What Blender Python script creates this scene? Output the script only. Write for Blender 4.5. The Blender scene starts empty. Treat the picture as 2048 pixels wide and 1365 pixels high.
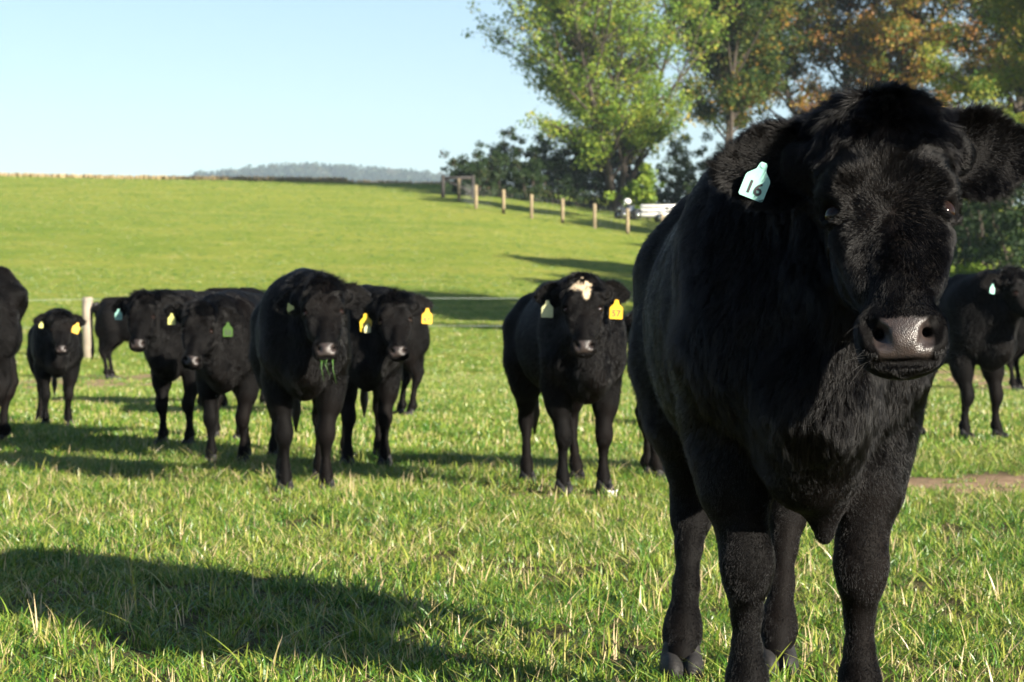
import bpy, math, random, time
import numpy as np
from mathutils import Vector, Matrix

T0 = time.time()
R = math.radians
sc = bpy.context.scene
COL = sc.collection

# ------------------------------------------------------------------ camera
CAM_H = 0.765
cam_d = bpy.data.cameras.new("camera")
cam = bpy.data.objects.new("camera", cam_d)
COL.objects.link(cam)
cam.location = (0, 0, CAM_H)
cam.rotation_euler = (R(90 - 0.415), 0, 0)
cam_d.lens = 79.1
cam_d.sensor_width = 36
cam_d.clip_start = 0.1
cam_d.clip_end = 12000
cam_d.dof.use_dof = True
cam_d.dof.focus_distance = 3.95
cam_d.dof.aperture_fstop = 13
sc.camera = cam

# ------------------------------------------------------------------ light
SUN_EL = R(19.0)
SUN_DIR = (0.685, -0.729)          # horizontal direction TOWARDS the sun (right, behind the camera)
az = math.atan2(SUN_DIR[0], SUN_DIR[1])
sun_d = bpy.data.lights.new("sun", 'SUN')
sun_d.energy = 5.0
sun_d.angle = R(0.53)
sun_d.color = (1.0, 0.92, 0.78)
sun = bpy.data.objects.new("sun", sun_d)
COL.objects.link(sun)
sv = Vector((SUN_DIR[0] * math.cos(SUN_EL), SUN_DIR[1] * math.cos(SUN_EL), math.sin(SUN_EL)))
sun.rotation_euler = sv.to_track_quat('Z', 'Y').to_euler()
world = bpy.data.worlds.new("World")
sc.world = world
world.use_nodes = True
wn = world.node_tree
sky = wn.nodes.new("ShaderNodeTexSky")
sky.sky_type = 'NISHITA'
sky.sun_disc = False
sky.sun_elevation = SUN_EL
sky.sun_rotation = az
sky.air_density = 1.0
sky.dust_density = 0.35
sky.ozone_density = 2.6
wn.links.new(sky.outputs[0], wn.nodes["Background"].inputs[0])
wn.nodes["Background"].inputs[1].default_value = 0.050
sc.view_settings.view_transform = 'Standard'
sc.view_settings.look = 'None'
sc.view_settings.exposure = 1.64
sc.view_settings.gamma = 1
sc.render.engine = 'CYCLES'
sc.cycles.max_bounces = 6
sc.cycles.diffuse_bounces = 3
sc.cycles.glossy_bounces = 2
sc.cycles.transmission_bounces = 4
sc.cycles.transparent_max_bounces = 6
sc.cycles.volume_bounces = 0
sc.cycles.use_denoising = True
try:
    sc.cycles_curves.shape = 'RIBBONS'
    sc.cycles_curves.subdivisions = 2
except Exception:
    pass

# ------------------------------------------------------------------ helpers
def mesh_obj(name, v, f, mats=(), parent=None, smooth=True, attrs=None, mi=None):
    me = bpy.data.meshes.new(name)
    v = np.asarray(v, dtype=np.float32)
    if isinstance(f, np.ndarray):
        n, k = f.shape
        me.vertices.add(len(v)); me.vertices.foreach_set("co", v.ravel())
        me.loops.add(n * k); me.loops.foreach_set("vertex_index", f.astype(np.int32).ravel())
        me.polygons.add(n); me.polygons.foreach_set("loop_start", np.arange(0, n * k, k, dtype=np.int32))
        me.update(calc_edges=True); me.validate()
    else:
        me.from_pydata(v.tolist(), [], [tuple(a) for a in f]); me.update()
    if smooth:
        me.polygons.foreach_set("use_smooth", np.ones(len(me.polygons), dtype=bool))
    for m in (mats if isinstance(mats, (list, tuple)) else [mats]):
        me.materials.append(m)
    if mi is not None:
        me.polygons.foreach_set("material_index", np.asarray(mi, dtype=np.int32))
    if attrs:
        for k, a in attrs.items():
            at = me.attributes.new(k, 'FLOAT', 'POINT'); at.data.foreach_set("value", np.asarray(a, dtype=np.float32))
    o = bpy.data.objects.new(name, me)
    COL.objects.link(o)
    if parent is not None:
        o.parent = parent
    return o

def empty(name, loc=(0, 0, 0), rz=0.0, scale=1.0):
    o = bpy.data.objects.new(name, None)
    o.empty_display_size = 0.2
    COL.objects.link(o)
    o.location = loc; o.rotation_euler = (0, 0, rz); o.scale = (scale,) * 3
    return o

def tag(o, label=None, cat=None, group=None, kind=None):
    for k, v in (("label", label), ("category", cat), ("group", group), ("kind", kind)):
        if v: o[k] = v
    return o

class MB:
    """collects shapes of ONE part"""
    def __init__(s): s.v = []; s.f = []; s.n = 0
    def add(s, v, f):
        v = np.asarray(v, dtype=float)
        s.v.append(v); s.f += [tuple(i + s.n for i in a) for a in f]; s.n += len(v)
    def box(s, c, sz, rz=0.0, M=None, bev=0.0):
        x, y, z = [a / 2 for a in sz]
        if bev > 0:
            b = min(bev, x * .9, y * .9, z * .9); vs = []
            pts = []
            for sx in (-1, 1):
                for sy in (-1, 1):
                    for sz_ in (-1, 1):
                        pts += [(sx * (x - b), sy * (y - b), sz_ * z), (sx * (x - b), sy * y, sz_ * (z - b)), (sx * x, sy * (y - b), sz_ * (z - b))]
            import bmesh
            bm = bmesh.new()
            for p in pts: bm.verts.new(p)
            r = bmesh.ops.convex_hull(bm, input=bm.verts[:])
            bm.verts.index_update()
            v = np.array([q.co[:] for q in bm.verts]); f = [[q.index for q in fa.verts] for fa in bm.faces]
            bm.free()
        else:
            v = np.array([(i, j, k) for i in (-x, x) for j in (-y, y) for k in (-z, z)])
            f = [(0, 1, 3, 2), (4, 6, 7, 5), (0, 4, 5, 1), (2, 3, 7, 6), (0, 2, 6, 4), (1, 5, 7, 3)]
        c_, s_ = math.cos(rz), math.sin(rz)
        v = v @ np.array([[c_, s_, 0], [-s_, c_, 0], [0, 0, 1]])
        if M is not None: v = v @ np.array(M.to_3x3()).T
        s.add(v + np.array(c), f)
    def tube(s, pts, rad, sides=8, cap=True):
        pts = np.asarray(pts, float); n = len(pts)
        rad = np.full(n, rad) if np.isscalar(rad) else np.asarray(rad, float)
        tan = np.gradient(pts, axis=0); tan /= np.linalg.norm(tan, axis=1)[:, None] + 1e-9
        up = np.array([0, 0, 1.0]) if abs(tan[0][2]) < .9 else np.array([1.0, 0, 0])
        a = np.linspace(0, 2 * np.pi, sides, endpoint=False); V = []
        u = None
        for i in range(n):
            if u is None: u = np.cross(tan[i], up)
            u = u - tan[i] * np.dot(u, tan[i]); u /= np.linalg.norm(u) + 1e-9
            w = np.cross(tan[i], u)
            V.append(pts[i] + rad[i] * (np.cos(a)[:, None] * u + np.sin(a)[:, None] * w))
        V = np.concatenate(V); F = []
        for i in range(n - 1):
            for j in range(sides):
                k = (j + 1) % sides
                F.append((i * sides + j, i * sides + k, (i + 1) * sides + k, (i + 1) * sides + j))
        if cap:
            F.append(tuple(range(sides))[::-1]); F.append(tuple(range((n - 1) * sides, n * sides)))
        s.add(V, F)
    def sphere(s, c, r, seg=16, rings=10):
        V = []; F = []
        r = np.array([r] * 3 if np.isscalar(r) else r)
        for i in range(rings + 1):
            t = np.pi * i / rings
            for j in range(seg):
                p = 2 * np.pi * j / seg
                V.append(np.array([math.sin(t) * math.cos(p), math.sin(t) * math.sin(p), math.cos(t)]) * r + np.array(c))
        for i in range(rings):
            for j in range(seg):
                k = (j + 1) % seg
                F.append((i * seg + j, (i + 1) * seg + j, (i + 1) * seg + k, i * seg + k))
        s.add(V, F)
    def build(s, name, mat, parent=None, smooth=True):
        return mesh_obj(name, np.concatenate(s.v), s.f, mat, parent, smooth)

# ---- materials
def new_mat(name):
    m = bpy.data.materials.new(name); m.use_nodes = True
    nt = m.node_tree
    b = nt.nodes["Principled BSDF"]
    return m, nt, b
def N(nt, typ, **kw):
    n = nt.nodes.new(typ)
    for k, v in kw.items():
        if k.startswith("_"): setattr(n, k[1:], v)
        else: n.inputs[k.replace("__", " ")].default_value = v
    return n
def ramp(nt, fac, stops):
    r = nt.nodes.new("ShaderNodeValToRGB")
    cr = r.color_ramp
    while len(cr.elements) < len(stops): cr.elements.new(0.5)
    for e, (p, c) in zip(cr.elements, stops):
        e.position = p; e.color = (*c, 1) if len(c) == 3 else c
    nt.links.new(fac, r.inputs[0]); return r
def noise(nt, scale, detail=3, vec=None, rough=.55):
    n = nt.nodes.new("ShaderNodeTexNoise"); n.inputs["Scale"].default_value = scale
    n.inputs["Detail"].default_value = detail; n.inputs["Roughness"].default_value = rough
    if vec is not None: nt.links.new(vec, n.inputs["Vector"])
    return n
def mix(nt, fac, a, b, typ='MIX'):
    m = nt.nodes.new("ShaderNodeMix"); m.data_type = 'RGBA'; m.blend_type = typ
    for s, v in ((0, fac), (6, a), (7, b)):
        if hasattr(v, "is_linked"): nt.links.new(v, m.inputs[s])
        elif isinstance(v, tuple): m.inputs[s].default_value = (*v, 1)
        else: m.inputs[s].default_value = v
    return m.outputs[2]
def bump(nt, h, strength, dist, b):
    n = nt.nodes.new("ShaderNodeBump"); n.inputs["Strength"].default_value = strength; n.inputs["Distance"].default_value = dist
    nt.links.new(h, n.inputs["Height"]); nt.links.new(n.outputs[0], b.inputs["Normal"]); return n
def simple_mat(name, col, rough=.6, noise_amt=.25, nscale=8, metal=0, bmp=0, bscale=60, spec=.5):
    m, nt, b = new_mat(name)
    tc = nt.nodes.new("ShaderNodeTexCoord")
    n = noise(nt, nscale, 4, tc.outputs["Object"])
    a = tuple(c * (1 - noise_amt) for c in col); c2 = tuple(min(1, c * (1 + noise_amt)) for c in col)
    r = ramp(nt, n.outputs[0], [(.3, a), (.7, c2)])
    nt.links.new(r.outputs[0], b.inputs["Base Color"])
    b.inputs["Roughness"].default_value = rough; b.inputs["Metallic"].default_value = metal
    b.inputs["Specular IOR Level"].default_value = spec
    if bmp:
        n2 = noise(nt, bscale, 3, tc.outputs["Object"]); bump(nt, n2.outputs[0], bmp, .01, b)
    return m

# ------------------------------------------------------------------ terrain
def sstep(a, b, x):
    t = np.clip((x - a) / (b - a), 0, 1); return t * t * (3 - 2 * t)
_ys = np.arange(-600, 3600, 1.0)
_sl = 0.1 * sstep(30, 75, _ys) * (1 - sstep(150, 172, _ys)) - 0.045 * sstep(165, 185, _ys) * (1 - sstep(260, 360, _ys))
_P = np.cumsum(_sl); _P -= _P[600]
def H(x, y):
    x = np.asarray(x, float); y = np.asarray(y, float)
    z = np.interp(y, _ys, _P)
    ramp_ = sstep(40, 110, y) * (1 - sstep(200, 300, y))
    tilt = np.where(x < 0, -0.022 * x - 0.00045 * np.clip(-x - 12, 0, 60) ** 1.5, 0) - 0.11 * np.clip(x + 1.5, 0, 14)
    xx = np.clip(x, -120, 60)
    z = z + ramp_ * np.where(x > -1.5, -0.11 * np.clip(xx + 1.5, 0, 14), -0.022 * (xx + 1.5))
    amp = sstep(20, 60, np.abs(y)) * 0.16
    z = z + amp * (np.sin(x * .11 + y * .07) * np.sin(y * .09 - x * .03 + 1.3))
    z = z + 0.012 * np.sin(x * 2.1 + np.sin(y * 1.3)) * np.sin(y * 1.7 + 1.1) * (1 - sstep(15, 40, np.abs(y)))
    return z
def px(ix, iy_or_d, by_d=True):
    """photo column at distance d -> world x"""
    return (ix - 1024) / 4500.0 * iy_or_d
# ------------------------------------------------------------------ ground
def grade(a, b, r0, mx):
    out = [a]; st = r0
    while out[-1] < b: out.append(out[-1] + st); st = min(mx, st * 1.045)
    return out
gy_ = np.array(sorted(set([-q for q in grade(0, 24, .5, 4)] + grade(0, 60, .35, .5) + grade(60, 210, .6, .9) + grade(210, 2850, 1.5, 90))))
gx_ = np.array(sorted(set([-q for q in grade(0, 800, .5, 60)] + grade(0, 800, .5, 60))))
GX, GY = np.meshgrid(gx_, gy_)
GV = np.stack([GX.ravel(), GY.ravel(), H(GX, GY).ravel()], 1)
nx_, ny_ = len(gx_), len(gy_)
ii = np.arange(nx_ * ny_).reshape(ny_, nx_)
GF = np.stack([ii[:-1, :-1].ravel(), ii[:-1, 1:].ravel(), ii[1:, 1:].ravel(), ii[1:, :-1].ravel()], 1)

DIRT = [  # x, y, rx, ry : trodden bare soil
    (px(225, 31), 31.0, 1.5, 7.0), (px(60, 31), 31, 1.0, 5), (px(1960, 31), 31, 1.6, 6.0), (px(2040, 28), 28, 1.2, 4.0),
    (px(1990, 10.7), 10.7, 1.0, 1.05), (px(1830, 10.9), 10.9, .4, .5), (px(1050, 10.0), 10.0, .12, .25), (px(1225, 9.9), 9.9, .12, .18),
    (px(1290, 5.2), 5.25, .09, .13), (px(1840, 6.5), 6.5, .12, .14), (px(890, 9.8), 9.8, .15, .2)]
def dirt_mask(x, y):
    m = np.zeros_like(np.asarray(x, float))
    for dx, dy, rx, ry in DIRT:
        q = np.sqrt(((x - dx) / rx) ** 2 + ((y - dy) / ry) ** 2) + .14 * np.sin(x * 7.3 + y * 3.1) + .14 * np.sin(x * 13 - y * 9 + 2 * np.sin(y * 5)) + .08 * np.sin(x * 29 + y * 23)
        m = np.maximum(m, 1 - sstep(.65, 1.15, q))
    return m
m_ground, nt, b = new_mat("pasture_ground")
tc = nt.nodes.new("ShaderNodeTexCoord"); OC = tc.outputs["Object"]
big = noise(nt, .05, 4, OC); mid = noise(nt, .45, 5, OC, .6); fine = noise(nt, 9, 5, OC, .7); vf = noise(nt, 55, 3, OC, .7)
mp = nt.nodes.new("ShaderNodeMapping"); mp.inputs["Scale"].default_value = (.5, .7, 1.0); nt.links.new(OC, mp.inputs[0])
strk = noise(nt, .5, 5, mp.outputs[0], .65)
c0 = ramp(nt, big.outputs[0], [(.35, (.19, .27, .035)), (.65, (.31, .34, .055))])
c1 = ramp(nt, strk.outputs[0], [(.30, (.14, .235, .028)), (.5, (.27, .32, .048)), (.72, (.42, .39, .09))])
cA = mix(nt, .6, c0.outputs[0], c1.outputs[0])
c2 = ramp(nt, fine.outputs[0], [(.30, (.45, .45, .45)), (.7, (1.35, 1.35, 1.3))])
cB = mix(nt, .75, cA, c2.outputs[0], 'MULTIPLY')
c3 = ramp(nt, vf.outputs[0], [(.35, (.5, .5, .5)), (.7, (1.4, 1.4, 1.4))])
cB = mix(nt, .5, cB, c3.outputs[0], 'MULTIPLY')
near = nt.nodes.new("ShaderNodeAttribute"); near.attribute_name = "near"
soil = ramp(nt, fine.outputs[0], [(.3, (.045, .045, .016)), (.7, (.13, .105, .045))])
cB = mix(nt, near.outputs["Fac"], cB, soil.outputs[0])
dirt = nt.nodes.new("ShaderNodeAttribute"); dirt.attribute_name = "dirt"
dc = ramp(nt, fine.outputs[0], [(.3, (.30, .19, .115)), (.7, (.48, .33, .21))])
cB = mix(nt, dirt.outputs["Fac"], cB, dc.outputs[0])
nt.links.new(cB, b.inputs["Base Color"]); b.inputs["Roughness"].default_value = .95; b.inputs["Specular IOR Level"].default_value = .1
hm = nt.nodes.new("ShaderNodeMath"); hm.operation = 'ADD'; nt.links.new(fine.outputs[0], hm.inputs[0]); nt.links.new(vf.outputs[0], hm.inputs[1])
bump(nt, hm.outputs[0], .9, .06, b)
gr = mesh_obj("ground", GV, GF, m_ground, attrs={"near": 1 - sstep(18, 42, np.abs(GV[:, 1])), "dirt": dirt_mask(GV[:, 0], GV[:, 1])})
tag(gr, kind="structure")

# ------------------------------------------------------------------ grass
m_grass, nt, b = new_mat("grass_blade")
a1 = nt.nodes.new("ShaderNodeAttribute"); a1.attribute_name = "hue"
oi = nt.nodes.new("ShaderNodeObjectInfo")
ad = nt.nodes.new("ShaderNodeMath"); ad.operation = 'MULTIPLY_ADD'; ad.inputs[1].default_value = .25; nt.links.new(oi.outputs["Random"], ad.inputs[0])
sb = nt.nodes.new("ShaderNodeMath"); sb.operation = 'ADD'; sb.inputs[1].default_value = -.12; nt.links.new(a1.outputs["Fac"], sb.inputs[0]); nt.links.new(sb.outputs[0], ad.inputs[2])
geo = nt.nodes.new("ShaderNodeNewGeometry")
pn = noise(nt, .9, 3, geo.outputs["Position"])
ad2 = nt.nodes.new("ShaderNodeMath"); ad2.operation = 'MULTIPLY_ADD'; ad2.inputs[1].default_value = .75
sh = nt.nodes.new("ShaderNodeMath"); sh.operation = 'ADD'; sh.inputs[1].default_value = -.5; nt.links.new(pn.outputs[0], sh.inputs[0])
nt.links.new(sh.outputs[0], ad2.inputs[0]); nt.links.new(ad.outputs[0], ad2.inputs[2])
gcol = ramp(nt, ad2.outputs[0], [(.0, (.030, .105, .012)), (.25, (.080, .178, .018)), (.48, (.168, .248, .028)), (.72, (.30, .32, .055)), (.88, (.42, .34, .14)), (1.0, (.55, .43, .25))])
nt.links.new(gcol.outputs[0], b.inputs["Base Color"]); b.inputs["Roughness"].default_value = .38; b.inputs["Specular IOR Level"].default_value = .5
tr = nt.nodes.new("ShaderNodeBsdfTranslucent"); nt.links.new(gcol.outputs[0], tr.inputs[0])
mx_ = nt.nodes.new("ShaderNodeMixShader"); mx_.inputs[0].default_value = .27
nt.links.new(b.outputs[0], mx_.inputs[1]); nt.links.new(tr.outputs[0], mx_.inputs[2]); nt.links.new(mx_.outputs[0], nt.nodes["Material Output"].inputs[0])

def tuft(seed, n, spread, hmin, hmax, wid, straw=.12, seg=3, lean=.5, broad=0.0):
    r = np.random.default_rng(seed); V = []; F = []; Hh = []; k = 0
    for i in range(n):
        a = r.uniform(0, 6.28); rr = spread * math.sqrt(r.random()); x0, y0 = rr * math.cos(a), rr * math.sin(a)
        isw = r.random() < straw
        h = r.uniform(hmin, hmax) * (1.15 if isw else 1); d = r.uniform(0, 6.28)
        ln = abs(r.normal(0, lean)) * h * (.45 if isw else 1); w = wid * r.uniform(.6, 1.3) * (.6 if isw else 1)
        hue = r.uniform(.86, 1.1) if isw else r.beta(1.5, 1.7) * .84
        fa = r.uniform(0, 3.14); wx, wy = math.cos(fa) * w / 2, math.sin(fa) * w / 2
        droop = r.uniform(0, .35) * (0 if isw else 1)
        for j in range(seg + 1):
            t = j / seg
            cx = x0 + math.cos(d) * ln * t ** 1.7; cy = y0 + math.sin(d) * ln * t ** 1.7; cz = h * (t - droop * t ** 3) - .006
            ww = (1 - t ** 2.2) * (1 if not isw else 1) + .03
            V += [(cx - wx * ww, cy - wy * ww, cz), (cx + wx * ww, cy + wy * ww, cz)]; Hh += [hue] * 2
        for j in range(seg): F.append((k + 2 * j, k + 2 * j + 1, k + 2 * j + 3, k + 2 * j + 2))
        k += 2 * (seg + 1)
    o = mesh_obj("grass_tuft", V, F, m_grass, smooth=True, attrs={"hue": Hh})
    COL.objects.unlink(o); return o
def coll(name, objs):
    c = bpy.data.collections.new(name)
    for o in objs: c.objects.link(o)
    return c
def scatter(name, P, c, smin, smax, seed):
    o = mesh_obj(name, P, [], ()); tag(o, kind="stuff")
    ng = bpy.data.node_groups.new(name + "_nodes", 'GeometryNodeTree')
    ng.interface.new_socket("Geometry", in_out='INPUT', socket_type='NodeSocketGeometry')
    ng.interface.new_socket("Geometry", in_out='OUTPUT', socket_type='NodeSocketGeometry')
    gi = ng.nodes.new("NodeGroupInput"); go = ng.nodes.new("NodeGroupOutput")
    ci = ng.nodes.new("GeometryNodeCollectionInfo"); ci.inputs[0].default_value = c; ci.inputs["Separate Children"].default_value = True; ci.inputs["Reset Children"].default_value = True
    ip = ng.nodes.new("GeometryNodeInstanceOnPoints"); ip.inputs["Pick Instance"].default_value = True
    rv = ng.nodes.new("FunctionNodeRandomValue"); rv.data_type = 'FLOAT_VECTOR'; rv.inputs[0].default_value = (-.12, -.12, 0); rv.inputs[1].default_value = (.12, .12, 6.283); rv.inputs["Seed"].default_value = seed
    rs = ng.nodes.new("FunctionNodeRandomValue"); rs.data_type = 'FLOAT'; rs.inputs[2].default_value = smin; rs.inputs[3].default_value = smax; rs.inputs["Seed"].default_value = seed + 5
    L = ng.links.new
    L(gi.outputs[0], ip.inputs["Points"]); L(ci.outputs[0], ip.inputs["Instance"]); L(rv.outputs[0], ip.inputs["Rotation"]); L(rs.outputs[1], ip.inputs["Scale"]); L(ip.outputs[0], go.inputs[0])
    md = o.modifiers.new("scatter", 'NODES'); md.node_group = ng
    return o
def wedge(n, y0, y1, r, margin=.6, fac=.262):
    """random points in the field of view between two distances, a little wider than the frame"""
    y = np.sqrt(r.uniform(y0 ** 2, y1 ** 2, n)); x = r.uniform(-1, 1, n) * (y * fac + margin)
    return x, y
rg = np.random.default_rng(11)
near_t = coll("tufts_near", [tuft(i, 34, .06, .016, .055, .0048, .07, 4, 1.35) for i in range(8)] + [tuft(20 + i, 14, .05, .04, .095, .0054, .12, 5, 1.05) for i in range(4)])
straw_t = coll("tufts_straw", [tuft(60 + i, 2, .02, .05, .095, .0065, 1.0, 3, .5) for i in range(5)])
far_t = coll("tufts_far", [tuft(40 + i, 34, .14, .03, .08, .011, .08, 2, .9) for i in range(6)])
def pts(n, y0, y1, dens_noise=True, margin=.6, keep_dirt=.08):
    x, y = wedge(n, y0, y1, rg, margin)
    m = rg.random(n) > dirt_mask(x, y) * (1 - keep_dirt)
    if dens_noise:
        q = .5 + .5 * np.sin(x * 2.3 + 1.7 * np.sin(y * 1.1)) * np.sin(y * 2.9 + 1.3 * np.sin(x * 1.9)); q2 = .5 + .5 * np.sin(x * .9 + 2.1 * np.sin(y * .7 + 1)) * np.sin(y * 1.3 + 1.7 * np.sin(x * .8)); m &= rg.random(n) > .6 * q ** 2 + .35 * q2 ** 4
    x, y = x[m], y[m]
    return np.stack([x, y, H(x, y)], 1)
scatter("grass_near", pts(29000, 3.3, 13.5, True, 1.0), near_t, .45, 1.0, 3)
scatter("grass_middle", pts(42000, 13.0, 34, True, 2.0), far_t, .5, 1.0, 9)
scatter("grass_far", np.concatenate([pts(20000, 33, 78, True, 3.0), pts(30000, 75, 160, True, 3.0)]), far_t, .6, 1.25, 13)
P_ = pts(2200, 3.3, 12, True, .8); q = rg.random(len(P_)) < np.clip(1.5 - P_[:, 1] / 9, .15, 1)
scatter("dry_grass_stems", P_[q], straw_t, .45, 1.1, 17)
# clover flowers near the hooves of the white-faced calf
m_flower = simple_mat("white_clover", (.8, .8, .75), .7, .1)
def clover(seed):
    mb = MB(); r = np.random.default_rng(seed)
    for i in range(5):
        a = r.uniform(0, 6.28); q = r.uniform(0, .03); x, y, h = q * math.cos(a), q * math.sin(a), r.uniform(.04, .07)
        mb.sphere((x, y, h), (.007, .007, .006), 8, 5); mb.tube([(x * .5, y * .5, 0), (x, y, h)], .0012, 4)
    o = mb.build("clover", m_flower); COL.objects.unlink(o); return o
cx_, cy_ = px(1235, 9.85), 9.85
x = cx_ + rg.normal(0, .035, 3); y = cy_ + rg.normal(0, .05, 3)
scatter("white_clover", np.stack([x, y, H(x, y) + .02], 1), coll("clovers", [clover(1), clover(2)]), .3, .55, 21)

# ------------------------------------------------------------------ trees
def leaf_mat(name, stops, tr_=.35, scale=.35):
    m, nt, b = new_mat(name)
    a = nt.nodes.new("ShaderNodeAttribute"); a.attribute_name = "hue"
    r = ramp(nt, a.outputs["Fac"], stops)
    nt.links.new(r.outputs[0], b.inputs["Base Color"]); b.inputs["Roughness"].default_value = .55; b.inputs["Specular IOR Level"].default_value = .25
    t = nt.nodes.new("ShaderNodeBsdfTranslucent"); nt.links.new(r.outputs[0], t.inputs[0])
    x = nt.nodes.new("ShaderNodeMixShader"); x.inputs[0].default_value = tr_
    nt.links.new(b.outputs[0], x.inputs[1]); nt.links.new(t.outputs[0], x.inputs[2]); nt.links.new(x.outputs[0], nt.nodes["Material Output"].inputs[0])
    return m
M_bark = simple_mat("bark", (.055, .042, .032), .9, .4, 6, bmp=.6, bscale=14)
M_maple = leaf_mat("maple_leaf", [(0, (.05, .12, .018)), (.35, (.14, .24, .03)), (.7, (.28, .36, .05)), (.97, (.42, .42, .07)), (1, (.44, .34, .07))], .45)
M_oak = leaf_mat("oak_leaf", [(0, (.018, .045, .008)), (.3, (.055, .095, .013)), (.5, (.15, .155, .022)), (.68, (.27, .165, .025)), (.85, (.30, .145, .028)), (1, (.34, .16, .05))], .3)
M_shrub = leaf_mat("shaded_shrub_leaf", [(0, (.018, .036, .012)), (.6, (.035, .065, .020)), (.9, (.06, .075, .025)), (1, (.10, .055, .03))])  # dark leaf colour stands in for tree shade over hedgerow and thicket
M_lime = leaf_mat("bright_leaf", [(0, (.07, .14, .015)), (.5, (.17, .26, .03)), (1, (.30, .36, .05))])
M_yel = leaf_mat("yellow_green_leaf", [(0, (.05, .11, .014)), (.5, (.16, .22, .03)), (1, (.36, .32, .06))], .4)

def leaves(centers, rad, per, size, r, hue0, hue_s=.16, clump_s=.18, flat=.75, zbias=None):
    """many leaf-sized bent quads in clumps around the centres"""
    n = len(centers) * per
    c = np.repeat(centers, per, 0); rr = np.repeat(rad, per) if not np.isscalar(rad) else np.full(n, rad)
    g = r.normal(size=(n, 3)); g /= np.linalg.norm(g, axis=1)[:, None]; g *= (r.random(n) ** .45)[:, None]
    p = c + g * rr[:, None] * np.array([1, 1, flat])
    hue = np.clip(hue0 + np.repeat(r.normal(0, clump_s, len(centers)), per) + r.normal(0, hue_s, n), 0, 1)
    nrm = r.normal(size=(n, 3)) + np.array([0, 0, .7]); nrm /= np.linalg.norm(nrm, axis=1)[:, None]
    a = np.cross(nrm, r.normal(size=(n, 3))); a /= np.linalg.norm(a, axis=1)[:, None]; b_ = np.cross(nrm, a)
    s = size * r.uniform(.55, 1.25, n)[:, None]
    V = np.stack([p - a * s * .55, p + b_ * s * .36 - nrm * s * .08, p + a * s * .55 - nrm * s * .12, p - b_ * s * .36 - nrm * s * .08], 1).reshape(-1, 3)
    F = np.arange(n * 4).reshape(-1, 4)
    return V, F, np.repeat(hue, 4)

def tree(name, label, base, height, crown_r, mat, hue0=.5, trunks=1, trunk_r=.25, fan=.35, first=.25, nb=14, per=60, leaf=.16, clump=.55, seed=1,
         group=None, cat="tree", droop=.1, dens=1.0, zsc=1.0, clump_s=.18, lower=0):
    r = np.random.default_rng(seed); x, y = base; z0 = float(H(x, y)) - .1
    root = empty(name, (x, y, z0)); tag(root, label, cat, group)
    mb = MB(); tips = []
    def limb(p, d, L, rad, lev):
        n = 5; ptsl = [p]; dd = d.copy()
        for i in range(n):
            dd = dd + r.normal(0, .12, 3) + np.array([0, 0, .05 if lev < 2 else -.05 * droop]); dd /= np.linalg.norm(dd)
            ptsl.append(ptsl[-1] + dd * L / n)
        rads = np.linspace(rad, rad * (.35 if lev else .3), n + 1)
        mb.tube(ptsl, rads, 7 if lev < 2 else 4, cap=False)
        if lev >= 2 or L < crown_r * .16:
            tips.extend(ptsl[2:]); return
        m = int((nb if lev == 0 else 6) * r.uniform(.8, 1.2))
        for i in range(m):
            t = r.uniform(first if lev == 0 else .25, 1.0); j = min(int(t * n), n - 1); q = ptsl[j] * (1 - (t * n - j)) + ptsl[j + 1] * (t * n - j)
            a = r.uniform(0, 6.283); out = np.array([math.cos(a), math.sin(a), 0])
            up = .35 + .5 * t if lev == 0 else .25
            nd = dd * .35 + out * 1.0 + np.array([0, 0, up]); nd /= np.linalg.norm(nd)
            sh_ = math.sin(math.pi * min(1, max(.12, (t - first * .6) / (1.12 - first * .6)))) ** .6 if lev == 0 else .8
            limb(q, nd, (crown_r * .85 * sh_ if lev == 0 else L * .48) * r.uniform(.7, 1.15), rad * (.42 * (1.1 - .6 * t)) + .008, lev + 1)
        if lev: tips.extend(ptsl[3:])
        else: tips.extend(ptsl[4:])
    for k in range(trunks):
        a = 6.283 * k / trunks + r.uniform(0, .8); f = fan if trunks > 1 else .04
        d = np.array([math.cos(a) * f, math.sin(a) * f, 1.0]); d /= np.linalg.norm(d)
        limb(np.array([math.cos(a), math.sin(a), 0]) * trunk_r * (.6 if trunks > 1 else 0), d, height * .86 * r.uniform(.88, 1.05), trunk_r * (1 if trunks == 1 else .62), 0)
    mb.build("trunk", M_bark, root)
    T = np.array(tips); T = T[T[:, 2] > lower]
    k = int(len(T) * dens)
    if k < len(T): T = T[r.choice(len(T), k, replace=False)]
    T = T + r.normal(0, .12, T.shape)
    V, F, hu = leaves(T, clump * r.uniform(.6, 1.3, len(T)), per, leaf, r, hue0, clump_s=clump_s)
    mesh_obj("crown", V, F, mat, root, smooth=False, attrs={"hue": hu})
    return root
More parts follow.
